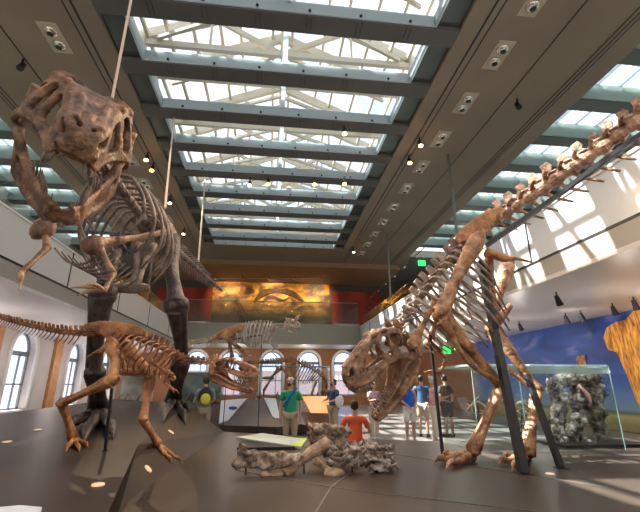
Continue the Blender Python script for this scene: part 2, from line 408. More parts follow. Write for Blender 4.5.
def window(c, i, fm, hw, zb, zs, side):
    arch = lambda g, zb2=0: [(c - hw + g, zb + g), (c + hw - g, zb + g)] + [(c + (hw - g) * math.cos(t), zs + (hw - g) * math.sin(t)) for t in [PI * j / 12 for j in range(13)]]
    m = mat('window_frame_grey', (.22, .24, .27), .5)
    bm = bmesh.new(); plate(bm, arch(0), [arch(.09)], fm)
    def rect(u0, v0, u1, v1):
        b = [fm(u0, v0, 0), fm(u1, v0, 0), fm(u1, v1, 0), fm(u0, v1, 0)]; hexa(bm, b, fm(0, 0, 1) - fm(0, 0, 0))
    rect(c - hw, zs - .16, c + hw, zs + .06); rect(c - hw, zb + 1.1, c + hw, zb + 1.17); rect(c + .3, zb, c + .36, zs)
    o = struct('window_%s_%d' % (side, i), bm, m)
    bm = bmesh.new(); plate(bm, arch(.05), [], lambda u, v, k: fm(u, v, .4 + .1 * k)); link('pane', bm, M_SKYGL, o)
    # casing
    a0 = lambda g: [(c - hw - g, zb), (c - hw, zb)][:0]
    pts = [(c - hw - .08, zb)] + [(c + (hw + .08) * math.cos(t), zs + (hw + .08) * math.sin(t)) for t in [PI - PI * j / 14 for j in range(15)]] + [(c + hw + .08, zb)]
    bm = bmesh.new(); off = fm(0, 0, 1) - fm(0, 0, 0); back = -off.normalized() * (.32 if side == 'left' else .15)
    tube(bm, [fm(u, v, 0) + back for u, v in pts], [.1] * len(pts), 8)
    link('casing', bm, M_TRIMW, o, True)

def brick_mat():
    m = bpy.data.materials.new('outside_brick'); n, l, b = nodes(m); MATS['outside_brick'] = m
    tc = n.new('ShaderNodeTexCoord'); mp = n.new('ShaderNodeMapping'); mp.inputs['Rotation'].default_value = (PI / 2, 0, PI / 2)
    t = n.new('ShaderNodeTexBrick'); t.inputs['Scale'].default_value = 2.2
    t.inputs['Color1'].default_value = (.50, .30, .25, 1); t.inputs['Color2'].default_value = (.62, .40, .33, 1); t.inputs['Mortar'].default_value = (.75, .72, .70, 1)
    l.new(tc.outputs['Object'], mp.inputs[0]); l.new(mp.outputs[0], t.inputs['Vector']); l.new(t.outputs['Color'], b.inputs['Base Color'])
    return m

def ramp_noise_mat(name, stops, scale=.5, rough=.6, detail=6, dist=0, stretch=(1, 1, 1), rot=(0, 0, 0), bump=0):
    m = bpy.data.materials.new(name); n, l, b = nodes(m); MATS[name] = m
    g = n.new('ShaderNodeNewGeometry'); mp = n.new('ShaderNodeMapping'); mp.inputs['Scale'].default_value = stretch; mp.inputs['Rotation'].default_value = rot
    t = n.new('ShaderNodeTexNoise'); t.inputs['Scale'].default_value = scale; t.inputs['Detail'].default_value = detail; t.inputs['Distortion'].default_value = dist
    l.new(g.outputs['Position'], mp.inputs[0]); l.new(mp.outputs[0], t.inputs['Vector'])
    r = n.new('ShaderNodeValToRGB'); l.new(t.outputs['Fac'], r.inputs['Fac']); e = r.color_ramp.elements
    while len(e) > 1: e.remove(e[0])
    e[0].position = stops[0][0]; e[0].color = (*stops[0][1], 1)
    for p, c in stops[1:]: x = e.new(p); x.color = (*c, 1)
    l.new(r.outputs['Color'], b.inputs['Base Color']); b.inputs['Roughness'].default_value = rough
    if bump:
        bp = n.new('ShaderNodeBump'); bp.inputs['Strength'].default_value = bump; l.new(t.outputs['Fac'], bp.inputs['Height']); l.new(bp.outputs['Normal'], b.inputs['Normal'])
    return m, r, b, n, l

def build_murals():
    # blue sky-and-meadow mural on the right wall
    m, r, b, n, l = ramp_noise_mat('mural_sky', [(.35, (.008, .03, .16)), (.55, (.012, .05, .24)), (.70, (.12, .12, .34)), (.82, (.45, .40, .55))], .9, .5, 6, .6, (1, .7, 1.6), (.5, 0, 0))
    g = n.new('ShaderNodeNewGeometry'); s = n.new('ShaderNodeSeparateXYZ'); l.new(g.outputs['Position'], s.inputs[0])
    gr = n.new('ShaderNodeValToRGB'); mr = n.new('ShaderNodeMapRange'); mr.inputs[1].default_value = 0; mr.inputs[2].default_value = 4; l.new(s.outputs['Z'], mr.inputs[0]); l.new(mr.outputs[0], gr.inputs[0])
    e = gr.color_ramp.elements; e[0].position = .06; e[0].color = (.20, .17, .07, 1); e[1].position = .44; e[1].color = (.015, .06, .26, 1)
    for p, c in ((.12, (.30, .28, .12, 1)), (.15, (.06, .10, .06, 1)), (.18, (.12, .20, .30, 1)), (.32, (.05, .12, .30, 1))): x = e.new(p); x.color = c
    fm = n.new('ShaderNodeMapRange'); fm.inputs[1].default_value = 1.2; fm.inputs[2].default_value = 2.3; l.new(s.outputs['Z'], fm.inputs[0])
    mx = n.new('ShaderNodeMixRGB'); l.new(fm.outputs[0], mx.inputs[0]); l.new(gr.outputs[0], mx.inputs[1]); l.new(r.outputs[0], mx.inputs[2]); l.new(mx.outputs[0], b.inputs['Base Color'])
    o = thing('wall_mural', 'long blue painted mural of sky and meadow behind the glass case', 'mural', (11.95, 12, 0))
    link('painted_sky', bx((11.93, 1, .02), (11.99, 23.2, 3.87)), m, o)
    fur, *_ = ramp_noise_mat('painted_fur', [(.3, (.12, .04, .01)), (.5, (.55, .22, .03)), (.7, (.85, .42, .06))], 3.5, .7, 5, .3, (1, 4, .8), (.5, 0, 0), .3)
    furd, *_ = ramp_noise_mat('painted_hide', [(.3, (.06, .03, .02)), (.55, (.30, .13, .05)), (.75, (.5, .25, .1))], 4, .7, 5, .3, (1, 2, 1))
    def yz(px, py): p = PX(px, py, 11.9); return (p.y, p.z)
    def paint(nm, poly, mm, off=0):
        bm = bmesh.new(); plate(bm, [yz(*p) for p in poly], [], lambda u, v, k: V((11.92 - off - .03 * k, u, v)), .25); link(nm, bm, mm, o)
    paint('painted_dinosaur', [(604, 338), (607, 328), (616, 322), (626, 320), (633, 312), (640, 306), (660, 300), (700, 330), (700, 460), (655, 452), (646, 420), (637, 400), (628, 376), (617, 352), (609, 350)], fur, .02)
    paint('painted_animal_leg', [(576, 378), (577, 356), (585, 355), (587, 366), (597, 380), (605, 394), (598, 397), (600, 420), (607, 440), (592, 441), (588, 410), (580, 395)], furd)
    # orange mural on the upper back wall
    m, r, b, n, l = ramp_noise_mat('mural_orange', [(.34, (.05, .035, .02)), (.46, (.35, .14, .02)), (.54, (.75, .33, .03)), (.68, (.95, .55, .10))], .75, .5, 7, .8, (1, 1, 1.6))
    g = n.new('ShaderNodeNewGeometry'); s = n.new('ShaderNodeSeparateXYZ'); l.new(g.outputs['Position'], s.inputs[0])
    fm = n.new('ShaderNodeMapRange'); fm.inputs[1].default_value = 6.9; fm.inputs[2].default_value = 8.5; l.new(s.outputs['Z'], fm.inputs[0])
    mx = n.new('ShaderNodeMixRGB'); l.new(fm.outputs[0], mx.inputs[0]); mx.inputs[1].default_value = (.07, .06, .03, 1); l.new(r.outputs[0], mx.inputs[2]); l.new(mx.outputs[0], b.inputs['Base Color'])
    o = thing('fiery_mural', 'large orange and dark painted mural on upper back wall', 'mural', (0, 33.55, 4.6))
    link('painted_panel', bx((-5.0, 33.50, 4.53), (4.8, 33.58, 9.8)), m, o)
    bm = bmesh.new(); y = 33.46
    tube(bm, [V((-1.6, y, 8.1)), V((-.8, y, 8.9)), V((.3, y, 9.1)), V((1.6, y, 8.9)), V((2.6, y, 8.2))], [.08, .3, .18, .28, .06], 8, 16, .3, V((0, 1, 0)))
    tube(bm, [V((-.9, y, 8.1)), V((-.2, y, 8.6)), V((.8, y, 8.3)), V((1.4, y, 8.6))], [.1, .16, .1, .05], 8, 12, .3, V((0, 1, 0)))
    link('painted_creature', bm, mat('painted_dark', (.10, .05, .02), .7, var=.4, scale=4), o)
    for s, nm in ((-1, 'left'), (1, 'right')):
        a, b_ = sorted((s * 5.0, s * 9.4)); struct('wall_red_' + nm, bx((a, 33.48, 4.6), (b_, 33.59, 9.2)), M_RED)

ORD = ['nearest', 'second nearest', 'third nearest', 'fourth nearest', 'fifth nearest', 'sixth nearest', 'seventh nearest', 'eighth nearest', 'ninth nearest', 'tenth nearest', 'eleventh nearest', 'twelfth nearest']
def build_lights():
    # recessed double downlights
    src = None
    for s, side, ys in ((1, 'right', [6.45, 8.2, 10.2, 12.2, 14.2, 16.15, 18.2, 20.2, 22.1, 23.95, 25.8]), (-1, 'left', [9.03, 15.0, 17.05, 19.1, 21.1])):
        for i, y in enumerate(ys):
            t = thing('recessed_downlight', '%s twin recessed downlight in the ceiling row on the %s of the skylight' % (ORD[i], side), 'ceiling light', (s * 5.95, y, HZ), 'twin recessed ceiling downlights')
            if src is None:
                t['_o'] = (s * 5.95, y, HZ); c = V(t.location)
                bm = bmesh.new(); box(bm, c + V((-.24, -.5, -.02)), c + V((.24, .5, .002))); pl = link('face_plate', bm, M_BEIGE, t)
                ch = [pl]
                for q in (-.22, .22):
                    bm = bmesh.new(); blob(bm, c + V((0, q, -.02)), (.17, .17, .09), sub=3); r = link('reflector', bm, M_CHROME, t, True); ch.append(r)
                    bm = bmesh.new(); blob(bm, c + V((0, q, -.10)), (.085, .085, .03), sub=2); ch.append(link('lens', bm, M_DARK, t, True))
                src = ch
            else:
                for c in src: d = c.copy(); COL.objects.link(d); d.parent = t
    # track spots
    base = None
    spots = [(5.15, 12.2, 'glowing amber spot under the right ceiling slot, nearest one'), (5.15, 13.4, 'glowing amber spot under the right ceiling slot, second of the near pair'),
             (-5.1, 14.4, 'glowing amber spot under the left ceiling slot, upper of the near pair'), (-5.1, 15.2, 'glowing amber spot under the left ceiling slot, lower of the near pair'),
             (-5.1, 18.3, 'small amber spot under the left ceiling slot behind the near pair'), (-5.3, 22.5, 'farthest amber spot under the left ceiling slot'),
             (5.15, 24.6, 'farthest amber spot under the right ceiling slot'), (2.26, 11.8, 'single amber spot hanging from a skylight beam near the middle right'),
             (2.9, 15.4, 'amber spot on the far skylight beam, rightmost of its row'), (1.6, 15.6, 'amber spot on the far skylight beam, second from right'), (-.4, 15.8, 'amber spot on the far skylight beam, middle of its row'), (-1.2, 16.0, 'amber spot on the far skylight beam, leftmost of its row'),
             (7.5, 9.8, 'dark unlit spot under the ceiling strip at the right'), (-7.2, 9.9, 'dark unlit spot under the ceiling strip above the large skull')]
    for i, (x, y, lb) in enumerate(spots):
        t = thing('track_spotlight', lb, 'spotlight', (x, y, HZ), 'ceiling track spotlights')
        for c in spot_parts(base, t, lit=i < 12): pass
        if base is None: base = [c for c in t.children]
    # spots under the right balcony
    for i, (px, py) in enumerate(((556, 300), (565, 322), (580, 319), (612, 312), (519, 330), (486, 338), (633, 306))):
        p = PZ(px, py - 9 if i else 292, 3.88)
        nm = ['hanging black spotlight with a wide drum under the right balcony', 'third spotlight along the mural wall seen from the left', 'fourth spotlight along the mural wall seen from the left', 'fifth spotlight along the mural wall, above the orange animal', 'second spotlight along the mural wall seen from the left', 'leftmost small spotlight along the mural wall', 'rightmost spotlight along the mural wall at the picture edge'][i]
        t = thing('gallery_spotlight', nm, 'spotlight', (p.x, p.y, 3.88), 'spotlights under the right balcony'); c = V(p)
        bm = bmesh.new(); tube(bm, [c, c + V((0, 0, -.16))], [.02, .02], 6); link('stem', bm, M_DARK, t)
        bm = bmesh.new(); d = V((.10, .05, -.2)); tube(bm, [c + V((-.02, 0, -.1)), c + V((-.02, 0, -.1)) + d * 1.0, c + V((-.02, 0, -.1)) + d * 1.2], [.05, .085, .095], 12); link('lamp_head', bm, M_DARK, t)
    # cables
    for i, (a, b, lb) in enumerate(((V((-1.65, 3.5, 4.2)), V((-1.65, 3.5, HZ)), 'pale suspension cable rising from the large left skull'), (P(165, 208, 6.0), PZ(174, 118, HZ - .06), 'pale suspension cable rising from behind the ribs of the left skeleton'), (P(198, 268, 10), PZ(205, 180, HZ - .06), 'pale suspension cable above the tail of the left skeleton'))):
        bm = bmesh.new(); tube(bm, [a, b], [.014 + i * .006] * 2, 6); tag(link('suspension_cable', bm, mat('cable', (.62, .48, .38), .5), origin=a), lb, 'cable', 'suspension cables of the left skeleton')
    # exit signs
    for i, (px, py, Y, w, lb) in enumerate(((422, 263, 26, .55, 'green lit exit sign high on the upper right wall'), (447, 350, 22, .45, 'left green exit sign hanging under the right balcony'), (459, 346, 20, .45, 'right green exit sign hanging under the right balcony'))):
        c = P(px, py, Y); t = thing('exit_sign', lb, 'sign', c)
        link('sign_box', bx(c + V((-w / 2, 0, -.2)), c + V((w / 2, .06, .2))), M_EXIT, t)
        up = HZ if i == 0 else 3.9
        bm = bmesh.new(); tube(bm, [c + V((0, .03, .2)), V((c.x, c.y + .03, up))], [.012, .012], 5); link('hanger_rod', bm, M_DARK, t)
    # lamp rail upper right
    t = thing('lamp_rail', 'thin rail with small pale lamps along the upper right gallery', 'lighting rail', (8.3, 16, 7.6))
    a = P(372, 296, 27); b = P(424, 247, 17); X0 = a.x
    a = PX(368, 299, 8.3); b = PX(424, 248, 8.3)
    bm = bmesh.new(); tube(bm, [a, b], [.03, .03], 6); link('rail', bm, M_STEEL, t)
    for k in range(6):
        c = a.lerp(b, .1 + k * .16); bm = bmesh.new(); blob(bm, c + V((0, 0, -.08)), (.1, .1, .08)); link('lamp', bm, M_CHROME, t, True)
    t = thing('back_lamp_rail', 'thin rail with small lamps above the orange mural', 'lighting rail', (0, 31, 9.6))
    a = P(205, 279, 31); b = P(330, 279, 31)
    bm = bmesh.new(); tube(bm, [a, b], [.04, .04], 6); tube(bm, [a + V((0, 0, -.18)), b + V((0, 0, -.18))], [.025, .025], 6); link('rail', bm, M_STEEL, t)
    for k in range(5):
        c = a.lerp(b, .08 + k * .21); bm = bmesh.new(); blob(bm, c, .11); link('lamp', bm, M_CHROME, t, True)
        bm = bmesh.new(); tube(bm, [c, V((c.x, c.y, HZ - .35))], [.02, .02], 5); link('hanger_rod', bm, M_DARK, t)

def spot_parts(base, t, lit):
    if base is not None:
        for c in base:
            d = c.copy(); COL.objects.link(d); d.parent = t
            if c.name.startswith('bulb') and not lit: bpy.data.objects.remove(d)
        return []
    c = V(t.location)
    bm = bmesh.new(); tube(bm, [c, c + V((0, 0, -.2))], [.03, .03], 6); link('stem', bm, M_DARK, t)
    bm = bmesh.new(); tube(bm, [c + V((0, .06, -.14)), c + V((0, -.04, -.36))], [.07, .09], 12); link('lamp_head', bm, M_DARK, t)
    bm = bmesh.new(); blob(bm, c + V((0, -.05, -.385)), (.085, .085, .05)); link('bulb', bm, M_LAMP, t, True)
    return []

# ------------------------------------------------------------------ skeleton pieces
def vertebra_mesh(kind):
    """unit vertebra: +x towards the tail, +z up"""
    bm = bmesh.new()
    tube(bm, [V((-.46, 0, 0)), V((-.4, 0, 0)), V((0, 0, 0)), V((.4, 0, 0)), V((.46, 0, 0))], [.40, .46, .32, .46, .40], 12)
    tube(bm, [V((-.25, 0, .35)), V((.3, 0, .38)), V((.55, 0, .52))], [.28, .26, .12], 8, squash=.8)
    if kind == 'neck': H, Wt, sl, th, ln = .95, .75, -.05, .12, .28
    elif kind == 'back': H, Wt, sl, th, ln = 1.55, .95, .15, .09, .38
    elif kind == 'tail': H, Wt, sl, th, ln = 1.35, 1.05, .45, .09, .28
    else: H, Wt, sl, th, ln = .75, .4, .5, .07, .2
    hexs = [(V((-ln, -th * .7, .4)), V((-ln + sl, -th, H * .75)), V((-ln * .8 + sl, -th * 1.5, H)), V((ln * .8 + sl, -th * 1.5, H)), V((ln + sl, -th, H * .7)), V((ln, -th * .7, .4)))]
    for q in hexs: hexa(bm, list(q), (0, th * 2, 0))
    for s in (-1, 1):
        tube(bm, [V((0, s * .22, .35)), V((.06, s * Wt * .6, .42)), V((.22, s * Wt, .38))], [.16, .12, .10], 6, squash=.6)
        tube(bm, [V((-.2, s * .2, .5)), V((-.62, s * .24, .62))], [.12, .07], 6)
        if kind == 'neck': tube(bm, [V((-.2, s * .35, -.15)), V((.3, s * .55, -.55)), V((.9, s * .5, -.75))], [.14, .09, .04], 6, 5)
    bmesh.ops.recalc_face_normals(bm, faces=bm.faces)
    me = bpy.data.meshes.new('vertebra_' + kind); bm.to_mesh(me); bm.free(); return me
VM = {}
def vert_mesh(kind, m):
    k = (kind, m.name)
    if k not in VM: me = vertebra_mesh(kind); me.materials.append(m); VM[k] = me
    return VM[k]
def tooth_mesh(m):
    if ('tooth', m.name) not in VM:
        bm = bmesh.new(); tube(bm, [V((0, 0, .15)), V((0, 0, -.3)), V((-.12, 0, -.7)), V((-.3, 0, -1))], [.26, .24, .15, .03], 6, 6, .7, V((0, 1, 0)))
        me = bpy.data.meshes.new('tooth'); bmesh.ops.recalc_face_normals(bm, faces=bm.faces); bm.to_mesh(me); bm.free(); me.materials.append(m); VM[('tooth', m.name)] = me
        for p in me.polygons: p.use_smooth = True
    return VM[('tooth', m.name)]

TOP = [(0.0, .27), (.05, .34), (.12, .39), (.22, .415), (.33, .42), (.42, .395), (.52, .35), (.65, .32), (.78, .285), (.90, .24), (.97, .19), (1.0, .12)]
def interp(tab, x):
    if x <= tab[0][0]: return tab[0][1]
    for (a, b), (c, d) in zip(tab, tab[1:]):
        if x <= c: return b + (d - b) * (x - a) / (c - a)
    return tab[-1][1]
WID = [(0, .23), (.12, .29), (.3, .25), (.45, .17), (.6, .13), (.8, .115), (.93, .09), (1.0, .045)]
BOT = [(0, .0), (.1, -.02), (.2, .04), (.4, .05), (.5, .035), (.6, 0), (.75, -.04), (.88, -.03), (1, .02)]
def side_y(x, z): return interp(WID, x) * (1 - .38 * max(0, (z - .08) / .34) ** 1.5)
def skull_bm(ks=1.0, kw=1.0):
    bm = bmesh.new(); th = .035
    outl = [(1.0, .02)] + [(x, z) for x, z in TOP[::-1]] + [(.035, .2), (.0, .12), (.01, .0), (.10, -.02), (.16, .02), (.25, .06), (.38, .05), (.5, .035), (.6, .0), (.75, -.04), (.88, -.03), (.95, .0)]
    holes = [[(.86, .12), (.95, .11), (.95, .155), (.90, .19), (.84, .20)],
             [(.43, .10), (.55, .085), (.70, .08), (.68, .16), (.61, .235), (.52, .285), (.44, .315), (.425, .2)],
             [(.31, .11), (.36, .13), (.39, .22), (.385, .33), (.34, .36), (.285, .34), (.26, .28), (.30, .22)],
             [(.075, .07), (.14, .06), (.22, .11), (.20, .18), (.235, .25), (.22, .33), (.13, .32), (.08, .26), (.13, .18), (.07, .13)],
             [(.74, .10), (.785, .10), (.78, .15), (.74, .155)]]
    for s in (-1, 1):
        plate(bm, outl, holes, lambda u, v, k: V((u, s * kw * (side_y(u, v) - (th if k else 0)), v * ks)), .04)
    # roof
    n = 16
    for i in range(n):
        x0 = .02 + .97 * i / n; x1 = .02 + .97 * (i + 1) / n
        if .08 < x0 < .24: xs = [(-1, -.62), (-.2, .2), (.62, 1)]
        elif .86 < x0 < .93: xs = [(-.25, .25)]
        else: xs = [(-1, 1)]
        for a, b in xs:
            z0 = interp(TOP, x0); z1 = interp(TOP, x1); w0 = side_y(x0, z0) * kw; w1 = side_y(x1, z1) * kw
            hexa(bm, [V((x0, a * w0, z0 * ks)), V((x1 + .003, a * w1, z1 * ks)), V((x1 + .003, b * w1, z1 * ks)), V((x0, b * w0, z0 * ks))], (0, 0, -.035))
    blob(bm, (.955, 0, .055 * ks), (.045, .095 * kw, .055)); blob(bm, (.90, 0, .0), (.07, .09 * kw, .02)); tube(bm, [V((.98, 0, .08 * ks)), V((.97, 0, .17 * ks)), V((.88, 0, .235 * ks)), V((.8, 0, .28 * ks))], [.04, .032, .03, .04], 8, 8)
    blob(bm, (.10, 0, .24 * ks), (.10, .09 * kw, .13 * ks)); blob(bm, (-.01, 0, .20 * ks), .045)
    for s in (-1, 1):
        blob(bm, (.005, s * .12 * kw, .38 * ks), (.03, .10 * kw, .105)); blob(bm, (.385, s * .125 * kw, .40 * ks), (.07, .035, .04)); blob(bm, (.25, s * .165 * kw, .40 * ks), (.06, .04, .035))
        tube(bm, [V((.02, s * .24 * kw, .28 * ks)), V((.0, s * .25 * kw, .12 * ks)), V((.03, s * .245 * kw, -.03 * ks))], [.045, .035, .05], 8, 7)
        tube(bm, [V((.93, s * .07 * kw, 0)), V((.75, s * .10 * kw, -.02 * ks)), V((.6, s * .12 * kw, .01 * ks)), V((.42, s * .18 * kw, .06 * ks))], [.03, .032, .03, .025], 8, 10)
        tube(bm, [V((.1, s * .05, .1 * ks)), V((.4, s * .1, .1 * ks)), V((.65, s * .06, .08 * ks))], [.04, .025, .03], 6, 8)
        tube(bm, [V((.93, s * .05 * kw, .22 * ks)), V((.7, s * .05 * kw, .31 * ks)), V((.5, s * .06 * kw, .37 * ks))], [.03, .03, .03], 8, 8)
    return bm
def jaw_bm(ks=1.0, kw=1.0):
    bm = bmesh.new()
    outl = [(0, .02), (.02, -.08), (.12, -.17), (.3, -.19), (.5, -.17), (.7, -.145), (.88, -.13), (.95, -.09), (.97, -.02), (.9, -.01), (.7, -.035), (.5, -.04), (.38, -.01), (.28, .05), (.16, .06), (.06, .03)]
    hole = [(.24, -.08), (.33, -.09), (.35, -.05), (.27, -.04)]
    W2 = [(0, .245), (.2, .25), (.4, .19), (.6, .125), (.85, .09), (.97, .025)]
    for s in (-1, 1):
        plate(bm, outl, [hole], lambda u, v, k: V((u, s * kw * (interp(W2, u) - (.032 if k else 0)), v * ks)), .04)
        tube(bm, [V((.02, s * .235 * kw, 0)), V((.2, s * .24 * kw, .035 * ks)), V((.4, s * .18 * kw, -.03 * ks)), V((.7, s * .10 * kw, -.05 * ks)), V((.95, s * .03 * kw, -.03 * ks))], [.04, .03, .028, .03, .035], 8, 14)
        blob(bm, (.92, s * .03 * kw, -.07 * ks), (.05, .05 * kw, .05))
        tube(bm, [V((.1, s * .235 * kw, -.15 * ks)), V((.4, s * .18 * kw, -.17 * ks)), V((.7, s * .10 * kw, -.14 * ks)), V((.94, s * .02 * kw, -.08 * ks))], [.025, .03, .03, .04], 8, 12)
    return bm
SKB = {}
def frame(o, fwd, up):
    f = V(fwd).normalized(); s = V(up).cross(f).normalized(); u = f.cross(s)
    return Matrix(((f.x, s.x, u.x), (f.y, s.y, u.y), (f.z, s.z, u.z))).to_4x4()
def make_skull(root, hinge, fwd, up, L, gape, m, ks=1.0, kw=1.0, vox=.013, teeth=True, mt=None, key='a', jz=1, jf=None):
    o3 = V(root['_o'])
    if key not in SKB:
        a = bpy.data.meshes.new('skull_' + key); bm = skull_bm(ks, kw); bmesh.ops.recalc_face_normals(bm, faces=bm.faces); bm.to_mesh(a); bm.free()
        b = bpy.data.meshes.new('jaw_' + key); bm = jaw_bm(ks, kw); bmesh.ops.recalc_face_normals(bm, faces=bm.faces); bm.to_mesh(b); bm.free(); SKB[key] = (a, b)
    R = frame(None, fwd, up); S = Matrix.Scale(L, 4)
    h = V(hinge); off = R @ V((.03 * L, 0, -.01 * L))
    M = Matrix.Translation(h - off - o3) @ R @ S
    me = SKB[key][0].copy(); me.materials.append(m); sk = bpy.data.objects.new('skull', me); COL.objects.link(sk); sk.parent = root; sk.matrix_basis = M; remesh(sk, vox, .018, .10, lap=1)
    Rj = Matrix.Rotation(gape, 4, 'Y')
    if jf is not None: Rj = R.inverted() @ frame(None, jf, fwd)
    Mj = Matrix.Translation(h - o3) @ R @ Rj @ Matrix.Translation(V((-.03 * L, 0, 0))) @ S @ Matrix.Diagonal((1, 1, jz, 1))
    me = SKB[key][1].copy(); me.materials.append(m); jw = bpy.data.objects.new('lower_jaw', me); COL.objects.link(jw); jw.parent = root; jw.matrix_basis = Mj; remesh(jw, vox, .016, .10, lap=1)
    if teeth:
        tm = tooth_mesh(mt or m)
        for s in (-1, 1):
            for i in range(12):
                x = .52 + .445 * i / 11; hgt = .085 * (.55 + .6 * math.sin(PI * (.15 + .75 * i / 11))) * (1 + .25 * random.uniform(-1, 1))
                t = bpy.data.objects.new('tooth', tm); COL.objects.link(t); t.parent = sk
                t.matrix_basis = Matrix.Translation(V((x, s * kw * (interp(WID, x) - .02), (interp(BOT, x) - .005) * ks))) @ Matrix.Rotation(.1 * s, 4, 'X') @ Matrix.Diagonal((hgt * .95, hgt * .9, hgt, 1))
            for i in range(11):
                x = .5 + .44 * i / 10; hgt = .062 * (.6 + .6 * math.sin(PI * (.15 + .75 * i / 10))) * (1 + .2 * random.uniform(-1, 1))
                t = bpy.data.objects.new('tooth', tm); COL.objects.link(t); t.parent = jw
                t.matrix_basis = Matrix.Translation(V((x, s * kw * (interp([(0, .245), (.2, .25), (.4, .19), (.6, .125), (.85, .09), (.97, .025)], x) - .015), -.02 * ks))) @ Matrix.Diagonal((hgt * .95, hgt * .9, -hgt, 1))
    return sk, jw

def limb(bm, pts, rad, cond=1.0, side=None, n=12, squash=1.0):
    """long bone: swollen ends with paired condyles"""
    tube(bm, pts, rad, 12, n, squash)
    if cond:
        d = (V(pts[-1]) - V(pts[0])).normalized(); s = side or d.orthogonal()
        s = (s - d * s.dot(d)).normalized()
        for e, r in ((0, rad[0]), (-1, rad[-1])):
            for q in (-1, 1): blob(bm, V(pts[e]) + s * r * .5 * q * cond, (r * .72,) * 3, sub=2)
def bonepart(name, root, m, pts, rad, side=None, cond=1.0, n=12, vox=0, label=None, squash=1.0):
    bm = bmesh.new(); limb(bm, [V(p) for p in pts], rad, cond, side, n, squash)
    o = link(name, bm, m, root, True)
    if vox: remesh(o, vox, vox * 1.2, .12)
    if label: o['label'] = label
    return o
def mid(a, b, t=.5): return V(a).lerp(V(b), t)

def dino_spine(root, pts, m, spec, ribs=None, chev=True, up=V((0, 0, 1)), rib_m=None, tail_m=None):
    """pts: list of (Vector, size); spec: list of (kind, from, to) by fraction of length; returns sample list"""
    data = catmull([(*p, s) for p, s in pts], 400); ps = [V(d[:3]) for d in data]; ss = [d[3] for d in data]
    L = [0]
    for a, b in zip(ps, ps[1:]): L.append(L[-1] + (b - a).length)
    T = L[-1]; out = []; d = 0; o3 = V(root['_o'])
    def at(d):
        for i in range(len(L) - 1):
            if L[i + 1] >= d: break
        t = (d - L[i]) / max(1e-6, L[i + 1] - L[i]); a = max(0, i - 4); b = min(len(ps) - 1, i + 5)
        return ps[i].lerp(ps[i + 1], t), (ps[b] - ps[a]).normalized(), ss[i]
    while d < T:
        p, t, s = at(d); S = t.cross(up).normalized(); U = S.cross(t)
        f = d / T; kind = [k for k, a, b in spec if a <= f <= b + 1e-6]; kind = kind[0] if kind else 'back'
        mm = tail_m if (tail_m and kind in ('tail', 'tip')) else m
        R = Matrix(((t.x, S.x, U.x), (t.y, S.y, U.y), (t.z, S.z, U.z))).to_4x4()
        if kind != 'none':
            o = bpy.data.objects.new('vertebra', vert_mesh(kind, mm)); COL.objects.link(o); o.parent = root
            lk = {'tip': 1.3, 'tail': 1.14}.get(kind, 1.02)
            o.matrix_basis = Matrix.Translation(p - o3) @ R @ Matrix.Diagonal((s * lk, s, s * (1 + .08 * random.uniform(-1, 1)), 1)) @ Matrix.Rotation(random.uniform(-.05, .05), 4, 'X')
            if chev and kind in ('tail', 'tip') and len([x for x in out if x[4] in ('tail', 'tip')]) > 1:
                bm = bmesh.new(); tube(bm, [p + t * s * .4 - U * s * .35, p + t * s * .7 - U * s * 1.1, p + t * s * 1.25 - U * s * 1.9], [s * .14, s * .12, s * .08], 6, 5, .6, S); link('chevron', bm, mm, root, True)
        out.append((p, t, S, U, kind, s, f)); d += s * {'tip': 1.4, 'tail': 1.0}.get(kind, 1.12)
    return out
def dino_ribs(root, sp, m, f0, f1, wfun, dfun, r, back=.25, inn=.55):
    sel = [x for x in sp if f0 <= x[6] <= f1]
    for i, (p, t, S, U, kind, s, f) in enumerate(sel):
        g = i / max(1, len(sel) - 1); w = wfun(g); dd = dfun(g)
        for q in (-1, 1):
            bm = bmesh.new()
            A = p + S * q * s * .5 + U * s * .35
            pts = [A, p + S * q * w * .62 + U * s * .1 + t * dd * back * .1, p + S * q * w - U * dd * .38 + t * dd * back * .45, p + S * q * w * .95 - U * dd * .7 + t * dd * back * .85, p + S * q * w * inn - U * dd + t * dd * back]
            tube(bm, pts, [r * 1.0, r * 1.25, r * 1.1, r * .95, r * .6], 7, 14, 1.0); link('rib', bm, m, root, True)
def foot(root, m, ank, tips, r, claw, seg=3, name='toe', drop=.0):
    for tp in tips:
        a = V(ank); b = V(tp); d = b - a
        n = seg + 1; pts = [a + d * (k / n) + V((0, 0, .35 * r * (1 if 0 < k < n else 0))) for k in range(n + 1)]
        bm = bmesh.new()
        for k in range(seg):
            p, q = pts[k], pts[k + 1]; e = (q - p) * .06; rr = r * (1 - .15 * k)
            pp = p + V((0, 0, rr * .6)); qq = q + V((0, 0, rr * .6)); tube(bm, [pp + e, mid(pp, qq), qq - e], [rr, rr * .72, rr * .9], 8, 7)
            blob(bm, qq - e * .5, rr * .9, sub=1)
        to = link(name, bm, m, root, True)
        bm = bmesh.new(); p = pts[-2]; h = V((0, 0, r * .7)); tube(bm, [p + h, mid(p, b) + h * 1.15, b + V((0, 0, .006))], [r * .66, r * .5, r * .06], 8, 8)
        c = link('claw', bm, claw or m, to, True)

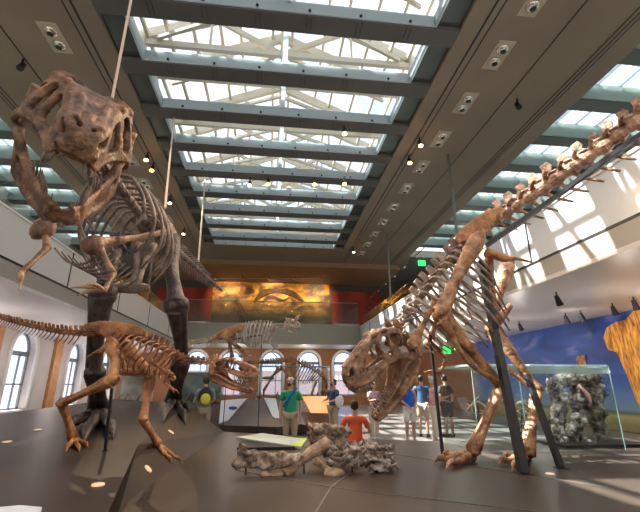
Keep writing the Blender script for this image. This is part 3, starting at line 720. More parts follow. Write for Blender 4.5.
def theropod(cfg):
    m = cfg['m']; mr = cfg.get('ribm', m); ml = cfg.get('legm', m); k = cfg['k']
    root = thing(cfg['name'], cfg['label'], cfg['cat'], cfg['base'])
    sp = dino_spine(root, cfg['spine'], cfg.get('spm', m), cfg['spec'], tail_m=cfg.get('tailm'))
    f0, f1 = cfg['ribs']; dino_ribs(root, sp, mr, f0, f1, cfg['rw'], cfg['rd'], cfg.get('rr', .028 * k), cfg.get('rback', .25))
    make_skull(root, cfg['hinge'], cfg['fwd'], cfg['up'], cfg['L'], cfg['gape'], cfg.get('skm', m), cfg.get('ks', 1), cfg.get('kw', 1), cfg.get('vox', .013), cfg.get('teeth', True), cfg.get('toothm'), cfg.get('key', 'a'), cfg.get('jz', 1), cfg.get('jf'))
    # pelvis
    hp = min(sp, key=lambda x: (x[0] - V(cfg['hip'])).length); p, t, S, U, _, s, _ = hp; H = cfg['hipw'] / 2; o3 = root['_o']
    for q in (-1, 1):
        bm = bmesh.new(); il = cfg.get('ilium', .62 * k)
        prof = [(-1, -.05), (-.95, .28), (-.6, .42), (0, .48), (.55, .42), (.95, .22), (1.0, .0), (.6, -.1), (.3, -.22), (.12, -.42), (-.02, -.30), (-.15, -.42), (-.35, -.2), (-.7, -.12)]
        plate(bm, prof, [], lambda u, v, kk: p + t * u * il + U * (v * il * .75 + .05 * k) + S * q * (H * .5 + .09 * k * abs(u) - .02 + kk * .05 * k), il * .18)
        o = link('ilium', bm, cfg.get('pelvm', m), root, True); remesh(o, .018 * k + .004, .02 * k, .15)
    pub = cfg.get('pubis')
    if pub:
        a, b = V(pub[0]), V(pub[1]); e = cfg.get('bootdir', t)
        bm = bmesh.new()
        for q in (-1, 1): tube(bm, [a + S * q * H * .45, mid(a, b) + S * q * H * .2, b + S * q * .03], [.075 * k, .045 * k, .05 * k], 8, 10)
        tube(bm, [b - e * .22 * k, b, b + e * .40 * k], [.05 * k, .085 * k, .05 * k], 8, 8, .6, S)
        link('pubis', bm, cfg.get('pubm', m), root, True)
    isc = cfg.get('ischium')
    if isc:
        a, b = V(isc[0]), V(isc[1]); bm = bmesh.new()
        tube(bm, [a, a.lerp(b, .35) - U * .06 * k, a.lerp(b, .6), b], [.09 * k, .07 * k, .035 * k, .022 * k], 8, 12); link('ischium', bm, cfg.get('pelvm', m), root, True)
    # legs: (hip, knee, ankle, toe_base, tips)
    vx = cfg.get('lvox', .016)
    for hip, knee, ank, tb, tips in cfg['legs']:
        hip, knee, ank, tb = V(hip), V(knee), V(ank), V(tb)
        lat = S
        fr = (ank - knee).normalized(); fwd2 = -t
        kn2 = mid(knee, ank, .05)
        bend = (knee - hip).cross(S).normalized() * .05 * k
        kr = k * cfg.get('lr', 1)
        bonepart('femur', root, ml, [hip, mid(hip, knee, .15), mid(hip, knee) + fwd2 * .05 * kr, mid(hip, knee, .85), knee], [.12 * kr, .13 * kr, .085 * kr, .10 * kr, .13 * kr], lat, 1, 14, vx)
        bonepart('tibia', root, ml, [kn2, mid(kn2, ank, .15), mid(kn2, ank, .55), mid(kn2, ank, .88), ank], [.125 * kr, .11 * kr, .068 * kr, .075 * kr, .10 * kr], lat, 1, 14, vx)
        qd = (lat * .10 * k) * (1 if (hip - p).dot(lat) > 0 else -1) + fwd2 * .03 * k
        fq = cfg.get('fibq', V((0, 0, 0)))
        bonepart('fibula', root, ml, [kn2 + qd, mid(kn2, ank) + qd * 1.0 + fq, mid(kn2, ank, .93) + qd * .8], [.062 * kr, .034 * kr, .036 * kr], lat, .4, 10)
        an2 = mid(ank, tb, .06)
        for j, z in enumerate((-1, 0, 1)):
            bonepart('metatarsal', root, ml, [an2 + lat * z * .065 * kr, mid(an2, tb) + lat * z * .06 * kr, tb + lat * z * .11 * kr], [.062 * kr, .045 * kr, .068 * kr], lat, .5, 8)
        foot(root, ml, tb - V((0, 0, tb.z - gz(tb.x, tb.y))) * .85, tips, cfg.get('toer', .06) * kr, cfg.get('clawm', ml))
    for arm in cfg.get('arms', []):
        a = [V(x) for x in arm]
        # scapula end, shoulder, elbow, wrist, finger tips...
        bm = bmesh.new(); tube(bm, [a[0], mid(a[0], a[1], .12), mid(a[0], a[1], .6), a[1]], [.085 * k, .06 * k, .045 * k, .09 * k], 8, 12, .45, cfg.get('scapflat', S)); bm2 = bm
        blob(bm, a[1] + (a[1] - a[0]).normalized() * .08 * k, (.15 * k * cfg.get('cor', 1), .10 * k * cfg.get('cor', 1), .15 * k * cfg.get('cor', 1)), sub=2, jit=.3)
        o = link('scapula', bm, cfg.get('scapm', m), root, True); remesh(o, .016, .015 * k, .1)
        bonepart('humerus', root, cfg.get('armm', m), [a[1], mid(a[1], a[2]), a[2]], [.05 * k, .03 * k, .042 * k], S, .6, 8)
        bonepart('forearm', root, cfg.get('armm', m), [a[2], mid(a[2], a[3]), a[3]], [.036 * k, .024 * k, .03 * k], S, .8, 8)
        for tp in a[4:]:
            bm = bmesh.new(); tube(bm, [a[3], mid(a[3], tp) + V((0, 0, .03 * k)), V(tp)], [.024 * k, .022 * k, .004], 6, 9); link('finger', bm, cfg.get('armm', m), root, True)
    # belly ribs
    ga = cfg.get('gastralia')
    if ga:
        n = ga[2]
        for i in range(n):
            c = mid(ga[0], ga[1], i / (n - 1)); w = ga[3]
            bm = bmesh.new(); tube(bm, [c + S * w + U * .16 * k, c + S * w * .5 + U * .02, c - U * .03, c - S * w * .5 + U * .02, c - S * w + U * .16 * k], [.008 * k, .014 * k, .016 * k, .014 * k, .008 * k], 6, 12); link('gastralia', bm, mr, root, True)
    return root, sp

B_TAN = bonemat('bone_tan', (.13, .05, .02), (.50, .26, .12), 4.5, .4, (.74, .56, .40))
B_ORG = bonemat('bone_orange', (.14, .055, .025), (.48, .22, .10), 6, .5, (.68, .42, .25))
B_ORGL = bonemat('bone_amber', (.20, .075, .025), (.62, .29, .11), 4.5, .45, (.75, .45, .22))
B_DK = bonemat('bone_charcoal', (.022, .018, .018), (.10, .075, .065), 5, .5, (.22, .17, .15))
B_SK = bonemat('bone_brown', (.12, .06, .035), (.42, .24, .14), 5, .45, (.60, .42, .30))
B_GR = bonemat('bone_mauve_grey', (.12, .085, .07), (.32, .24, .20), 5, .55, (.48, .38, .33))
B_PALE = bonemat('bone_pale', (.30, .23, .18), (.62, .52, .42), 7, .5)
B_RIB = bonemat('bone_ash', (.15, .10, .07), (.44, .33, .26), 6, .5)
B_UM = bonemat('bone_umber', (.06, .032, .02), (.30, .155, .08), 4.5, .5, (.50, .34, .24))
B_TOOTH = bonemat('tooth_brown', (.10, .07, .05), (.32, .24, .19), 10, .35)
B_CAUD = bonemat('bone_tail_pale', (.14, .07, .04), (.50, .29, .17), 7, .45, (.76, .56, .42))

def build_dinos():
    # --- A: large tyrannosaur on the left, facing the viewer
    hipA = P(150, 222, 6.5)
    snout_dir = P(74, 158, 3.1) - P(74, 142, 4.0); upA = V((.20, -.1, .9))
    theropod(dict(name='tyrannosaur_skeleton', label='huge dark tyrannosaur skeleton at left looking toward the viewer with open jaws', cat='dinosaur skeleton', base=V((-1.9, 6.3, .9)), m=B_GR, k=1.0,
        spine=[(P(86, 148, 4.1), .13), (P(104, 166, 4.4), .14), (P(118, 184, 4.85), .145), (P(130, 201, 5.3), .15), (P(141, 216, 5.9), .16), (P(152, 229, 6.5), .16), (P(166, 241, 7.3), .17), (P(184, 257, 8.6), .17), (P(202, 273, 10), .13), (P(222, 291, 12), .06)],
        spec=[('neck', 0, .12), ('back', .12, .30), ('tail', .30, .8), ('tip', .8, 1)], ribs=(.06, .26), tailm=B_GR,
        rw=lambda g: .20 + .36 * math.sin(PI * min(1, g * .75 + .15)), rd=lambda g: .35 + .75 * math.sin(PI * min(1, g * .8 + .12)), rr=.021, rback=.3,
        hinge=P(73, 146, 4.0), fwd=snout_dir, up=upA, L=1.15, gape=math.radians(42), skm=B_UM, toothm=B_TOOTH, key='a', jz=1.5, jf=P(62, 216, 3.45) - P(73, 146, 4.0), toer=.095, kw=1.7, ks=1.25, lr=1.25, hip=hipA, hipw=.55, ilium=.55,
        pubis=(P(146, 245, 6.3), P(134, 288, 5.9)), bootdir=V((-1, .1, 0)), pubm=B_GR, pelvm=B_RIB, ischium=(P(160, 240, 6.9), P(160, 268, 7.3)), legm=B_DK, clawm=B_DK, scapm=B_SK, armm=B_SK,
        legs=[(P(122, 238, 6.5), P(103, 292, 5.75), P(95, 372, 6.25), G(98, 418) + V((0, 0, .12)), [G(66, 432), G(83, 444), G(113, 440), ]),
              (P(170, 240, 6.7), P(176, 305, 6.1), P(181, 362, 6.9), G(173, 404) + V((0, 0, .10)), [G(162, 424), G(185, 425), G(190, 413)])],
        arms=[[P(172, 231, 5.9), P(98, 244, 4.6), P(113, 274, 4.5), P(104, 291, 4.3), P(86, 284, 4.15), P(70, 288, 4.1), P(76, 296, 4.15)],
              [P(62, 222, 5.2), P(44, 228, 4.4), P(47, 248, 4.2), P(22, 272, 3.9), P(16, 284, 3.8), P(19, 292, 3.8)]], cor=.9,
        gastralia=(P(78, 262, 4.7), P(120, 285, 5.8), 9, .28)))
    # --- B: large tyrannosaur on the right, head lowered
    hipB = P(482, 235, 6.4)
    hg = P(405, 357, 6.4); sn = P(342, 394, 6.15)
    theropod(dict(name='tyrannosaur_skeleton', label='large tan tyrannosaur skeleton at right stooping with its lowered jaws open', cat='dinosaur skeleton', base=V((3.6, 6.2, .45)), m=B_TAN, k=1.0,
        spine=[(P(399, 343, 6.4), .12), (P(399, 330, 6.4), .13), (P(406, 316, 6.4), .14), (P(420, 298, 6.4), .145), (P(436, 276, 6.4), .15), (P(455, 254, 6.4), .155), (P(470, 240, 6.4), .16), (P(486, 228, 6.35), .17), (P(505, 214, 6.25), .23), (P(535, 194, 6.0), .265), (P(570, 170, 5.6), .27), (P(608, 144, 5.15), .26), (P(655, 108, 4.6), .24)],
        spec=[('neck', 0, .13), ('back', .13, .42), ('tail', .42, 1)], ribs=(.09, .38), tailm=B_CAUD, spm=B_RIB, ribm=B_RIB,
        rw=lambda g: .20 + .40 * math.sin(PI * min(1, g * .8 + .12)), rd=lambda g: .55 + .85 * math.sin(PI * min(1, g * .75 + .15)), rr=.022, rback=-.05,
        hinge=hg, fwd=sn - hg, up=V((-.42, -.18, .88)), L=1.16, gape=math.radians(29), skm=B_SK, toothm=B_TOOTH, key='b', vox=.0105, jz=.85, fibq=V((-.12, 0, -.10)), kw=.9, ks=1.2, lr=1.12, hip=hipB, hipw=.6, ilium=.54, pelvm=B_ORGL, pubm=B_ORG,
        pubis=(P(486, 258, 6.4), P(497, 322, 6.5)), bootdir=V((.75, 0, .75)), ischium=(P(486, 252, 6.1), P(531, 262, 6.1)),
        legs=[(P(478, 238, 6.0), P(440, 314, 5.75), P(501, 386, 6.0), G(474, 461) + V((0, 0, .14)), [G(434, 464), G(446, 470), G(441, 458)]),
              (P(508, 262, 6.9), P(492, 326, 6.7), P(537, 390, 6.4), G(528, 462) + V((0, 0, .12)), [G(498, 466), G(512, 472), G(503, 460)])],
        arms=[[P(436, 300, 6.05), P(416, 338, 6.0), P(421, 358, 5.95), P(416, 375, 5.95), P(411, 386, 5.9), P(417, 390, 5.9)],
              [P(440, 305, 6.8), P(430, 340, 6.8), P(446, 358, 6.7), P(440, 374, 6.7), P(428, 377, 6.6), P(424, 372, 6.6)]], cor=.7,
        gastralia=(P(434, 352, 6.3), P(470, 318, 6.4), 7, .2)))
    # --- C: small tyrannosaur in front at left
    hg = P(214, 373, 5.1); sn = P(259, 378, 5.0)
    theropod(dict(name='small_tyrannosaur_skeleton', label='small orange tyrannosaur skeleton striding right in front of the huge dark one', cat='dinosaur skeleton', base=V((-1.9, 5.2, .75)), m=B_ORG, k=.5,
        spine=[(P(208, 362, 5.1), .055), (P(198, 361, 5.1), .06), (P(187, 360, 5.12), .065), (P(172, 353, 5.15), .07), (P(158, 346, 5.2), .075), (P(142, 340, 5.25), .08), (P(126, 336, 5.3), .08), (P(108, 334, 5.3), .08), (P(86, 334, 5.35), .075), (P(60, 332, 5.45), .065), (P(30, 326, 5.6), .055), (P(0, 318, 5.8), .045), (P(-30, 308, 6.0), .03)],
        spec=[('neck', 0, .14), ('back', .14, .42), ('tail', .42, .85), ('tip', .85, 1)], ribs=(.10, .36),
        rw=lambda g: .10 + .13 * math.sin(PI * min(1, g * .8 + .15)), rd=lambda g: .16 + .22 * math.sin(PI * min(1, g * .75 + .2)), rr=.0105, rback=.25, ribm=B_ORG,
        hinge=hg, fwd=sn - hg, up=V((0, -.12, 1)), L=.56, gape=math.radians(15), skm=B_ORG, toothm=B_TOOTH, key='c', lr=1.3, ks=.78, kw=.75, vox=.016, hip=P(112, 336, 5.3), hipw=.26, ilium=.36, pelvm=B_ORGL, lvox=.010,
        pubis=(P(118, 345, 5.3), P(127, 372, 5.3)), bootdir=V((1, 0, 0)), ischium=(P(110, 343, 5.3), P(86, 358, 5.35)), legm=B_ORGL,
        legs=[(P(112, 342, 5.15), P(113, 380, 5.05), P(62, 403, 5.2), G(73, 442) + V((0, 0, .045)), [G(66, 452), G(79, 452), G(88, 448)]),
              (P(124, 345, 5.45), P(150, 376, 5.3), P(143, 420, 5.15), G(157, 447) + V((0, 0, .05)), [G(183, 465), G(172, 464), G(163, 456)])],
        arms=[[P(150, 360, 5.05), P(168, 373, 5.02), P(164, 382, 5.0), P(170, 388, 5.0), P(174, 393, 5.0)], [P(152, 362, 5.3), P(170, 376, 5.3), P(168, 384, 5.3), P(174, 390, 5.3), P(179, 394, 5.3)]], cor=.6,
        gastralia=(P(165, 378, 5.15), P(135, 368, 5.25), 7, .07)))
    # --- D: pale horned skeleton raised at the back
    hg = P(287, 327, 12.4); sn = P(300, 328, 12.1)
    theropod(dict(name='horned_theropod_skeleton', label='pale horned theropod skeleton raised high near the back balcony', cat='dinosaur skeleton', base=V((-.6, 12.6, 2.0)), m=B_PALE, k=.62,
        spine=[(P(288, 324, 12.4), .075), (P(282, 327, 12.4), .085), (P(272, 326, 12.5), .09), (P(258, 325, 12.5), .10), (P(245, 328, 12.6), .10), (P(232, 334, 12.6), .11), (P(218, 339, 12.7), .11), (P(204, 342, 12.9), .10), (P(188, 344, 13.2), .09), (P(165, 346, 13.8), .06)],
        spec=[('neck', 0, .12), ('back', .12, .45), ('tail', .45, 1)], ribs=(.10, .40),
        rw=lambda g: .12 + .17 * math.sin(PI * min(1, g * .8 + .15)), rd=lambda g: .25 + .42 * math.sin(PI * min(1, g * .8 + .15)), rr=.020, rback=.2, ribm=B_PALE,
        hinge=hg, fwd=sn - hg, up=V((0, -.1, 1)), L=.5, gape=math.radians(12), skm=B_PALE, key='d', ks=1.2, kw=.9, vox=.02, teeth=False, hip=P(228, 335, 12.6), hipw=.34, ilium=.5, pelvm=B_ORGL, lvox=.02,
        pubis=(P(232, 342, 12.6), P(243, 356, 12.6)), bootdir=V((1, 0, 0)), legm=B_TAN, 
        legs=[], arms=[[P(262, 336, 12.3), P(274, 346, 12.3), P(272, 352, 12.3), P(276, 356, 12.3), P(278, 360, 12.3)]], cor=.9))
    d = [o for o in bpy.data.objects if o.name == 'horned_theropod_skeleton'][0]
    for hy, kx, ax, tx in ((12.4, (247, 354), (240, 368), (250, 378)), (12.9, (232, 356), (224, 366), (228, 378))):
        h = P(229, 339, hy); k1 = P(*kx, hy); a = P(*ax, hy); t = P(*tx, hy)
        bonepart('femur', d, B_TAN, [h, mid(h, k1), k1], [.07, .05, .07], None, 1, 8); bonepart('tibia', d, B_TAN, [k1, mid(k1, a), a], [.065, .04, .05], None, 1, 8)
        bonepart('metatarsal', d, B_DK, [a, mid(a, t), t], [.05, .04, .05], None, 1, 8)
    for s in (-1, 1):
        a = P(295, 324, 12.25) + V((.0, s * .09, .05)); bm = bmesh.new(); tube(bm, [a, a + V((.05, s * .1, .12)), a + V((.14, s * .16, .2))], [.05, .04, .008], 8, 8); link('horn', bm, B_PALE, d, True)
    bm = bmesh.new(); a = P(229, 340, 12.6); b = P(262, 335, 12.5)
    for q in (a, b): tube(bm, [q, V((q.x, q.y, 0))], [.012, .012], 8)
    tube(bm, [a, b], [.02, .02], 6); link('mount_rod', bm, M_DARK, d)
    # --- E: plant eater with arched back behind the pedestal
    hg = P(322, 392, 15.4); sn = P(331, 402, 15.2)
    theropod(dict(ks_=0, name='plant_eater_skeleton', label='dark arched plant-eating dinosaur skeleton behind the pedestal near the back windows', cat='dinosaur skeleton', base=V((.6, 15.8, 0)), m=B_SK, k=.75,
        spine=[(P(326, 388, 15.4), .07), (P(324, 380, 15.4), .08), (P(317, 372, 15.5), .09), (P(306, 366, 15.6), .10), (P(295, 362, 15.7), .11), (P(284, 361, 15.8), .11), (P(270, 362, 15.9), .10), (P(256, 363, 16.1), .08), (P(236, 364, 16.6), .05)],
        spec=[('back', 0, .45), ('tail', .45, 1)], ribs=(.12, .42),
        rw=lambda g: .14 + .22 * math.sin(PI * min(1, g + .1)), rd=lambda g: .25 + .4 * math.sin(PI * min(1, g * .8 + .1)), rr=.016, rback=.05, ribm=B_SK,
        hinge=hg, fwd=sn - hg, up=V((.5, -.1, .8)), L=.5, gape=math.radians(8), skm=B_SK, key='e', ks=.7, kw=.8, vox=.022, teeth=False, hip=P(284, 362, 15.8), hipw=.3, ilium=.26, lvox=.02,
        pubis=(P(282, 368, 15.8), P(270, 378, 15.8)), bootdir=V((-1, 0, 0)), legs=[]))
    e = [o for o in bpy.data.objects if o.name == 'plant_eater_skeleton'][0]
    for h, k1, a, t in (((281, 366, 15.6), (293, 385, 15.4), (283, 405, 15.6), (286, 425, 15.5)), ((278, 368, 16.0), (264, 390, 15.9), (262, 408, 16.0), (262, 425, 16.0)), ((316, 382, 15.4), (311, 396, 15.4), (316, 408, 15.4), (314, 422, 15.4))):
        h, k1, a, t = P(*h), P(*k1), P(*a), P(*t); t.z = .04
        for nm, p, q, r in (('femur', h, k1, .055), ('tibia', k1, a, .042), ('metatarsal', a, t, .035)): bonepart(nm, e, B_SK, [p, mid(p, q), q], [r, r * .65, r], None, 1, 8)

def build_lighting():
    w = bpy.data.worlds.new('sky'); SC.world = w; w.use_nodes = True; n = w.node_tree.nodes; l = w.node_tree.links
    bg = n['Background']; tc = n.new('ShaderNodeTexCoord'); t = n.new('ShaderNodeTexNoise'); t.inputs['Scale'].default_value = 2.2; t.inputs['Detail'].default_value = 5
    l.new(tc.outputs['Generated'], t.inputs['Vector']); r = n.new('ShaderNodeValToRGB'); l.new(t.outputs['Fac'], r.inputs[0])
    r.color_ramp.elements[0].position = .4; r.color_ramp.elements[0].color = (.45, .58, .95, 1); r.color_ramp.elements[1].position = .6; r.color_ramp.elements[1].color = (1, 1, 1, 1)
    l.new(r.outputs[0], bg.inputs[0]); bg.inputs[1].default_value = 1.0
    def light(nm, kind, loc, e, col, **k):
        d = bpy.data.lights.new(nm, kind); d.energy = e; d.color = col
        for a, b in k.items():
            if a != 'aim': setattr(d, a, b)
        o = bpy.data.objects.new(nm, d); COL.objects.link(o); o.location = loc
        if 'aim' in k: o.rotation_euler = (V(k['aim']) - V(loc)).to_track_quat('-Z', 'Y').to_euler()
        return o
    light('sun', 'SUN', (0, 0, 20), 15, (1, .93, .82), angle=.01, aim=V((0, 0, 20)) + V((.55, -.20, -.80)))
    for x, y, ax, e, sz, b in ((5.15, 12.2, (-1.6, 3.5, 3.3), 900, .25, .5), (-5.1, 14.4, (3.5, 6, 1.5), 900, .9, .6), (-5.1, 8, (3.4, 6.0, 2.0), 700, .8, .6),
                         (5.15, 8.0, (-1.8, 5.2, 1.6), 900, .75, .6), (5.15, 9.4, (-1.8, 6, 2.5), 400, .9, .6), (-5.1, 18.3, (0, 12.5, 2.8), 700, .5, .5), (1.6, 15.0, (1.5, 7, .8), 500, .9, .8), (3, 13, (6, 7, .5), 300, .8, .8)):
        light('track_beam', 'SPOT', (x, y, HZ - .5), e, (1, .74, .48), spot_size=sz, spot_blend=b, shadow_soft_size=.08, aim=ax)
    for x in (-4, 0, 3.9): light('mural_beam', 'SPOT', (x, 31, 9.4), 320, (1, .72, .4), spot_size=1.6, spot_blend=.8, shadow_soft_size=.1, aim=(x * .9, 33.5, 8.3))
    for y in (6, 9, 12, 16, 20): light('wall_beam', 'SPOT', (8.8, y, 3.6), 95, (1, .92, .82), spot_size=1.9, spot_blend=.8, shadow_soft_size=.08, aim=(12, y + .5, 1.9))
    for y in (9, 14, 19, 24, 29): light('soffit_light', 'POINT', (9.2, y, 2.4), 16, (1, .9, .82), shadow_soft_size=.3); light('soffit_light', 'POINT', (-9.2, y, 2.4), 30, (1, .9, .85), shadow_soft_size=.3)  # unseen fill points added to brighten the balcony soffits
    for x in (-7, -2.5, 2.5, 7): light('back_light', 'POINT', (x, 31.0, 3.4), 38, (1, .85, .7), shadow_soft_size=.3)
    light('case_beam', 'SPOT', (4.4, 5.0, 9.8), 1100, (1, .93, .85), spot_size=.35, spot_blend=.6, shadow_soft_size=.08, aim=(4.8, 7.5, 1.1))  # unseen overhead spot added to lift the dark fossil in the case
    for x in (2.2, 4.2, 7): light('gallery_light', 'SPOT', (x, 16, 3.8) if x > 6.5 else (x, 17, 9.9), 120 if x > 6.5 else 420, (1, .9, .8), spot_size=1.3 if x > 6.5 else .6, spot_blend=.8, shadow_soft_size=.1, aim=(x, 12.3, .6))

def main():
    build_setting(); build_murals(); build_lights(); build_dinos(); build_lighting()
    for f in ('build_people', 'build_exhibits'):
        if f in globals(): globals()[f]()
    for o in bpy.data.objects:
        if '_o' in o: del o['_o']
    vs = SC.view_settings; SC.display_settings.display_device = 'sRGB'; vs.view_transform = 'Standard'; vs.look = 'None'; vs.exposure = 1.35; vs.gamma = 1; vs.use_curve_mapping = False

# ------------------------------------------------------------------ people
def skin_mesh(name, V3, R, E, m, parent, sub=1, vox=0, extra=None):
    """vertices + radii + edges -> one smooth skinned surface"""
    me = bpy.data.meshes.new(name); me.from_pydata([tuple(v) for v in V3], E, []); me.update()
    o = bpy.data.objects.new(name, me); COL.objects.link(o)
    bm = bmesh.new(); bm.from_mesh(me); ly = bm.verts.layers.skin.verify()
    for v, r in zip(bm.verts, R): v[ly].radius = r if isinstance(r, tuple) else (r, r); v[ly].use_root = (v.index == 0)
    bm.to_mesh(me); bm.free()
    s = o.modifiers.new('skin', 'SKIN'); s.use_smooth_shade = True; s.branch_smoothing = .6
    u = o.modifiers.new('subdivision', 'SUBSURF'); u.levels = sub; u.render_levels = sub
    dg = bpy.context.evaluated_depsgraph_get(); ev = o.evaluated_get(dg); nm = bpy.data.meshes.new_from_object(ev)
    bpy.data.objects.remove(o)
    bm = bmesh.new(); bm.from_mesh(nm)
    if extra: extra(bm)
    bm.to_mesh(nm); bm.free(); nm.materials.clear(); nm.materials.append(m)
    for p in nm.polygons: p.use_smooth = True
    o = bpy.data.objects.new(name, nm); COL.objects.link(o); o.parent = parent
    if vox: remesh(o, vox, lap=1)
    return o
def cloth(name, col, rough=.8, var=0, scale=20, col2=None): return mat('cloth_' + name, col, rough, var=var, scale=scale, col2=col2, bump=.2, bscale=40)
def person(loc, face, H, label, arms, shirt, pants, hair, shorts=True, legs=None, lean=0, sleeve=True, fem=False, mask=None, hat=None, headturn=0, skin=M_SKIN, shoes=(.03, .03, .03), long_hair=False, crouch=0, group=None):
    """built facing -Y at 1.75 m, then scaled to H and turned by `face`"""
    root = thing('person', label, 'person', loc, group, face); root['_o'] = (0, 0, 0)
    k = H / 1.75; sw = .165 if fem else .19; hw = .095
    piv = V((0, 0, .95))
    def Ln(p): p = V(p); return (piv + Matrix.Rotation(lean, 3, 'X') @ (p - piv)) if p.z > .95 else p
    Vs = []; R = []; E = []
    def add(p, r, par=None):
        Vs.append(V(p) * k); R.append(tuple(x * k for x in r) if isinstance(r, tuple) else r * k)
        if par is not None: E.append((par, len(Vs) - 1))
        return len(Vs) - 1
    pel = add((0, 0, .95), (.15, .11)); ab = add(Ln((0, 0, 1.10)), (.13 if fem else .145, .10), pel); ch = add(Ln((0, -.01, 1.28)), (.15 if fem else .17, .115), ab)
    nb = add(Ln((0, .01, 1.43)), (.09, .075), ch); nk = add(Ln((0, 0, 1.50)), .056, nb); hd0 = Ln((0, -.01, 1.60)); add(hd0, .07, nk)
    legs = legs or (((-.10, 0, .50), (-.11, .03, .08)), ((.10, 0, .50), (.11, .03, .08)))
    LG = []
    for s, (kn, an) in zip((-1, 1), legs):
        h = add((s * hw, 0, .88), .095, pel); t1 = add(V((s * hw, 0, .88)).lerp(V(kn), .5), .082, h); q = add(kn, .060, t1); c = add(V(kn).lerp(V(an), .35) + V((0, .015, 0)), .058, q); a = add(an, .040, c)
        f = add(V(an) + V((0, -.10, -.045)), (.042, .03), a); add(V(an) + V((0, -.19, -.052)), (.035, .022), f); LG.append(((s * hw, 0, .88), kn, an))
    AR = []
    for s, (el, wr) in zip((-1, 1), arms):
        sh = Ln((s * sw, 0, 1.40)); a = add(sh, .058, ch); el = Ln(el); wr = Ln(wr); b = add(mid(sh, el), .046, a); e = add(el, .038, b); g = add(mid(el, wr, .4), .036, e); w = add(wr, .026, g)
        d = (wr - el).normalized(); hnd = wr + d * .055; hb = add(hnd, (.034, .018), w); AR.append((sh, el, wr))
        side = d.cross(V((0, 0, 1)));
        if side.length < .2: side = V((0, 1, 0)) - d * d.y
        side.normalize(); cur = d.cross(side) * .02
        for j, (o_, ln) in enumerate(((-.026, .068), (-.009, .08), (.009, .076), (.026, .06))):
            f0 = add(hnd + d * .035 + side * o_, .0085, hb); f1 = add(hnd + d * (.035 + ln * .55) + side * o_ * 1.15 + cur * .5, .008, f0); add(hnd + d * (.035 + ln) + side * o_ * 1.15 + cur * 1.4, .0065, f1)
        t0 = add(hnd + side * -.036 - d * .02, .0095, hb); add(hnd + side * -.058 + d * .02 + cur, .008, t0)
    hc = hd0 + V((0, -.015, .045)); HR = Matrix.Rotation(headturn, 4, 'Z')
    def headx(bm):
        M = Matrix.Translation(hc * k) @ HR @ Matrix.Scale(k, 4)
        def eb(c, r, sub=2):
            bmesh.ops.create_icosphere(bm, subdivisions=sub, radius=1, matrix=M @ Matrix.Translation(V(c)) @ Matrix.Diagonal((*r, 1)))
        eb((0, 0, .01), (.074, .094, .105), 3); eb((0, -.035, -.055), (.052, .055, .055), 3); eb((0, -.098, -.012), (.013, .02, .022)); eb((0, -.088, -.05), (.024, .012, .008))
        eb((0, -.082, .028), (.05, .016, .012))
        for s in (-1, 1): eb((s * .075, .005, -.005), (.012, .022, .032)); eb((s * .035, -.068, -.03), (.025, .02, .022))
    body = skin_mesh('body', Vs, R, E, skin, root, 1, .008, headx)
    M = Matrix.Translation(hc * k) @ HR @ Matrix.Scale(k, 4)
    def hp(name, parts, m):
        bm = bmesh.new()
        for c, r in parts: bmesh.ops.create_icosphere(bm, subdivisions=3, radius=1, matrix=M @ Matrix.Translation(V(c)) @ Matrix.Diagonal((*r, 1)))
        return link(name, bm, m, root, True)
    for s in (-1, 1): hp('eye', [((s * .031, -.086, .008), (.011, .008, .007))], M_DARK)
    hm = mat('hair_%02d%02d' % (int(hair[0] * 99), int(hair[2] * 99)), hair, .6, var=.3, scale=60)
    hs = [((0, .028, .04), (.084, .088, .092))] + [((s * .05, .02, .0), (.035, .06, .06)) for s in (-1, 1)] + [((0, .055, -.02), (.06, .05, .06))]
    if long_hair: hs += [((0, .07, -.10), (.075, .045, .13)), ((.06, .03, -.08), (.03, .045, .10)), ((-.06, .03, -.08), (.03, .045, .10))]
    hp('hair', hs, hm)
    if mask: hp('face_mask', [((0, -.075, -.045), (.055, .036, .045))], cloth('mask', mask))
    if hat: hp('cap', [((0, .0, .065), (.085, .10, .06)), ((0, -.10, .055), (.06, .07, .008))], cloth('hat%d' % int(hat[0] * 99), hat))
    # shirt
    Vs2 = []; R2 = []; E2 = []
    def add2(p, r, par=None):
        Vs2.append(V(p) * k); R2.append(tuple(x * k for x in r) if isinstance(r, tuple) else r * k)
        if par is not None: E2.append((par, len(Vs2) - 1))
        return len(Vs2) - 1
    c0 = add2(Ln((0, 0, 1.10)), (.15 if fem else .165, .122)); b0 = add2((0, 0, .84), (.17 if fem else .178, .135), c0); c1 = add2(Ln((0, -.01, 1.28)), (.165 if fem else .188, .135), c0); c3 = add2(Ln((0, 0, 1.375)), (.16, .115) if sleeve else (.12, .10), c1); c2 = add2(Ln((0, .01, 1.455)), (.095, .085) if sleeve else (.07, .08), c3)
    if sleeve:
        for sh, el, wr in AR:
            a = add2(sh, .082, c3); add2(mid(sh, el, .72), .068, a)
    skin_mesh('shirt', Vs2, R2, E2, shirt, root, 2)
    Vs2.clear(); R2.clear(); E2.clear()
    p0 = add2((0, 0, .93), (.158, .122)); 
    for (h, kn, an) in LG:
        a = add2(h, .112, p0); b = add2(V(h).lerp(V(kn), .6), .10, a); c = add2(V(h).lerp(V(kn), .95), .092 if shorts else .078, b)
        if not shorts: d = add2(V(kn).lerp(V(an), .5), .07, c); add2(V(an) + V((0, 0, .03)), .062, d)
    skin_mesh('shorts' if shorts else 'trousers', Vs2, R2, E2, pants, root, 2)
    sm = mat('shoe_%02d' % int(shoes[0] * 99), shoes, .5)
